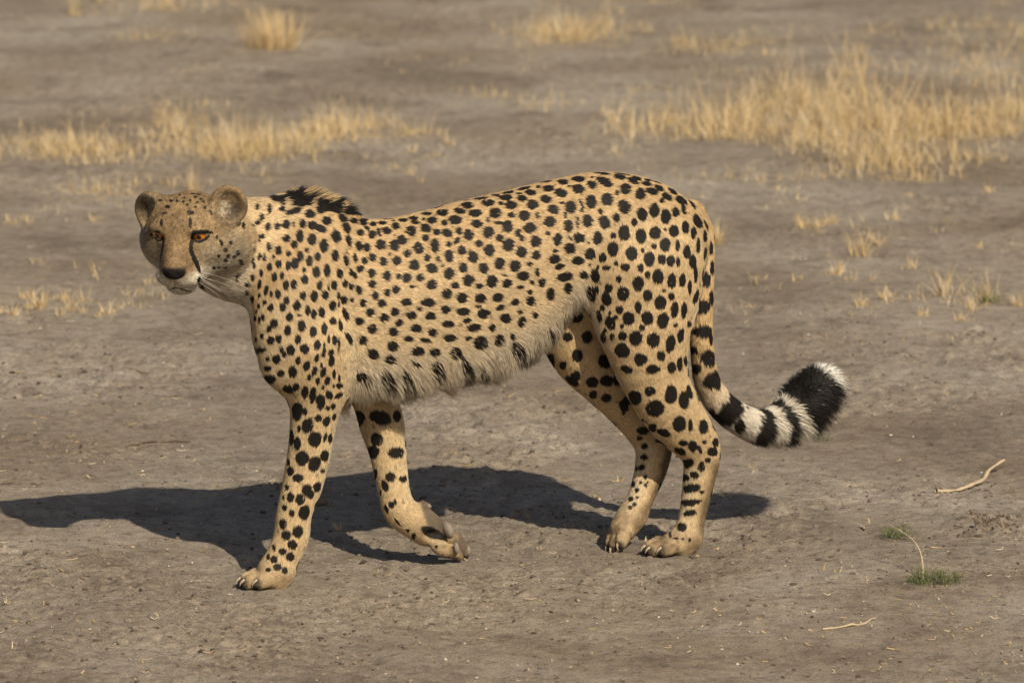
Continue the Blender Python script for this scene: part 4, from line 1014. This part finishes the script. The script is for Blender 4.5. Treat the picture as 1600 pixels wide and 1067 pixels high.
# ---- fallen twig
BARK = simple_mat('bleached_twig', (.47, .37, .25), .8, .2, .35, 120, .5)
def lay(pts_, h=.008):
    out = []
    for px, py in pts_:
        c = gnd(px, py); c[2] = gz(c)+h; out.append(c)
    return np.array(out)
tw = lay([(1463, 771), (1478, 769), (1500, 764), (1524, 759), (1537, 752), (1546, 745), (1569, 738)], .007)
tw[-1, 2] += .022; tw[-2, 2] += .014; tw[-3, 2] += .005
tw = catmull(tw, 3)
V, F = tube(tw, list(np.interp(np.linspace(0, 1, len(tw)), [0, .1, .5, .75, 1], [.0060, .0046, .0036, .0046, .0020])*(1+.22*rng.normal(0, 1, len(tw)))), 8)
tag(np_mesh('fallen_twig', V, F, BARK), 'pale bent dead twig lying on the soil below the tail tip', 'twig')
for a, b_, lab in [((1118, 1143), (770, 778), 'broken straw clump lying behind the planted hind foot'), ((1572, 1592), (764, 772), 'short piece of stalk lying beside the bent twig')]:
    c = gnd(sum(a)/2, sum(b_)/2); nb = 22 if 'clump' in lab else 5; c[2] = gz(c)
    B = rng.normal(0, .010 if nb > 9 else .004, (nb, 2)); base = np.column_stack([B, np.full(nb, .002)])
    V, F, C = blades(base, .02+.035*rng.random(nb), np.full(nb, .0016), np.full(nb, 1.15)+rng.normal(0, .2, nb), rng.normal(.1, .2, nb), rng.random(nb)*6.283, straw_cols(nb))
    o = np_mesh('straw_clump', V, F, STRAW, smooth=False, cols=C); o.location = c; tag(o, lab, 'straw')

DTW = simple_mat('weathered_stick', (.16, .12, .09), .9, .1, .3, 120, .5)
for pp, lab in [([(190, 576), (225, 574), (262, 578)], 'thin dark stick lying on the soil before the chest'), ([(196, 691), (240, 688), (300, 689)], 'thin dark stick lying just beyond the shadow of the neck'),
                ([(0, 756), (35, 755), (66, 757)], 'thin dark stick lying by the shadow of the muzzle'), ([(1285, 985), (1330, 978), (1368, 968)], 'brown dry stalk lying on the soil below the larger weed'),
                ([(1345, 822), (1352, 828)], 'pale dry husk lying on the soil beside the curved stalk')]:
    q_ = catmull(lay(pp, .003), 4); q_[:, 2] += .002*rng.normal(0, 1, len(q_))
    V, F = tube(q_, list(np.interp(np.linspace(0, 1, len(q_)), [0, .5, 1], [.0018, .0026, .0012])*(1+.2*rng.normal(0, 1, len(q_)))), 6)
    tag(np_mesh('dry_stick', V, F, DTW if 'dark' in lab else BARK), lab, 'stick')

# ---- small green weeds
def weed(px, py, wpx, nst, label, stalk=None):
    c = gnd(px, py); c[2] = gz(c)
    rt = bpy.data.objects.new('green_weed', None); COL.objects.link(rt); rt.location = c; rt.empty_display_size = .03
    tag(rt, label, 'weed')
    wid = wpx/770
    B = np.column_stack([rng.uniform(-wid/2, wid/2, nst), rng.normal(0, .02, nst), np.zeros(nst)])
    base = []; 
    for q in B:
        h_ = .010+.020*rng.random()
        for k in range(34):
            base.append(q+np.array([rng.normal(0, .006), rng.normal(0, .006), h_*rng.random()]))
    base = np.array(base); n = len(base)
    cols = (np.array([[.135, .165, .060]])*(.6+.6*rng.random((n, 1)))+np.array([[.14, .14, .06]])*rng.random((n, 1))*.5)
    V, F, C = blades(base, .004+.006*rng.random(n), .0006+.0005*rng.random(n), rng.normal(.7, .4, n), rng.normal(.2, .3, n), rng.random(n)*6.283, cols, 2)
    np_mesh('leaves', V, F, GREEN, rt, smooth=False, cols=C)['kind'] = 'stuff'
    if stalk:
        p_ = []
        for k, (sx, sy) in enumerate(stalk):
            # the stalk arches up and away from the weed
            t = k/(len(stalk)-1)
            yy = c[1]+.16*t; d = sight(sx, sy); tt_ = (yy-_C[1])/d[1]; p_.append(_C+d*tt_-c)
        p_ = catmull(np.array(p_), 4)
        V, F = tube(p_, list(np.linspace(.0021, .0007, len(p_))), 6)
        np_mesh('stalk', V, F, BARK, rt)
        for k in (6, 9, 12, 15):
            if k < len(p_):
                V, F = tube([p_[k], p_[k]+np.array([.006*(-1)**k, 0, .006])], [.001, .0004], 5); np_mesh('side_shoot', V, F, BARK, rt)
weed(1460, 913, 78, 34, 'green weed at the foot of a dry curved stalk below the tail', [(1442, 908), (1442, 885), (1437, 860), (1425, 842), (1405, 828), (1388, 818)])
weed(1397, 842, 44, 16, 'smaller green weed sprawling flat under the dry curved stalk')
weed(1545, 476, 50, 10, 'faint green weed among straw on the soil beyond the tail tip')
weed(1290, 690, 26, 5, 'scrap of green weed on the soil right under the tail brush')
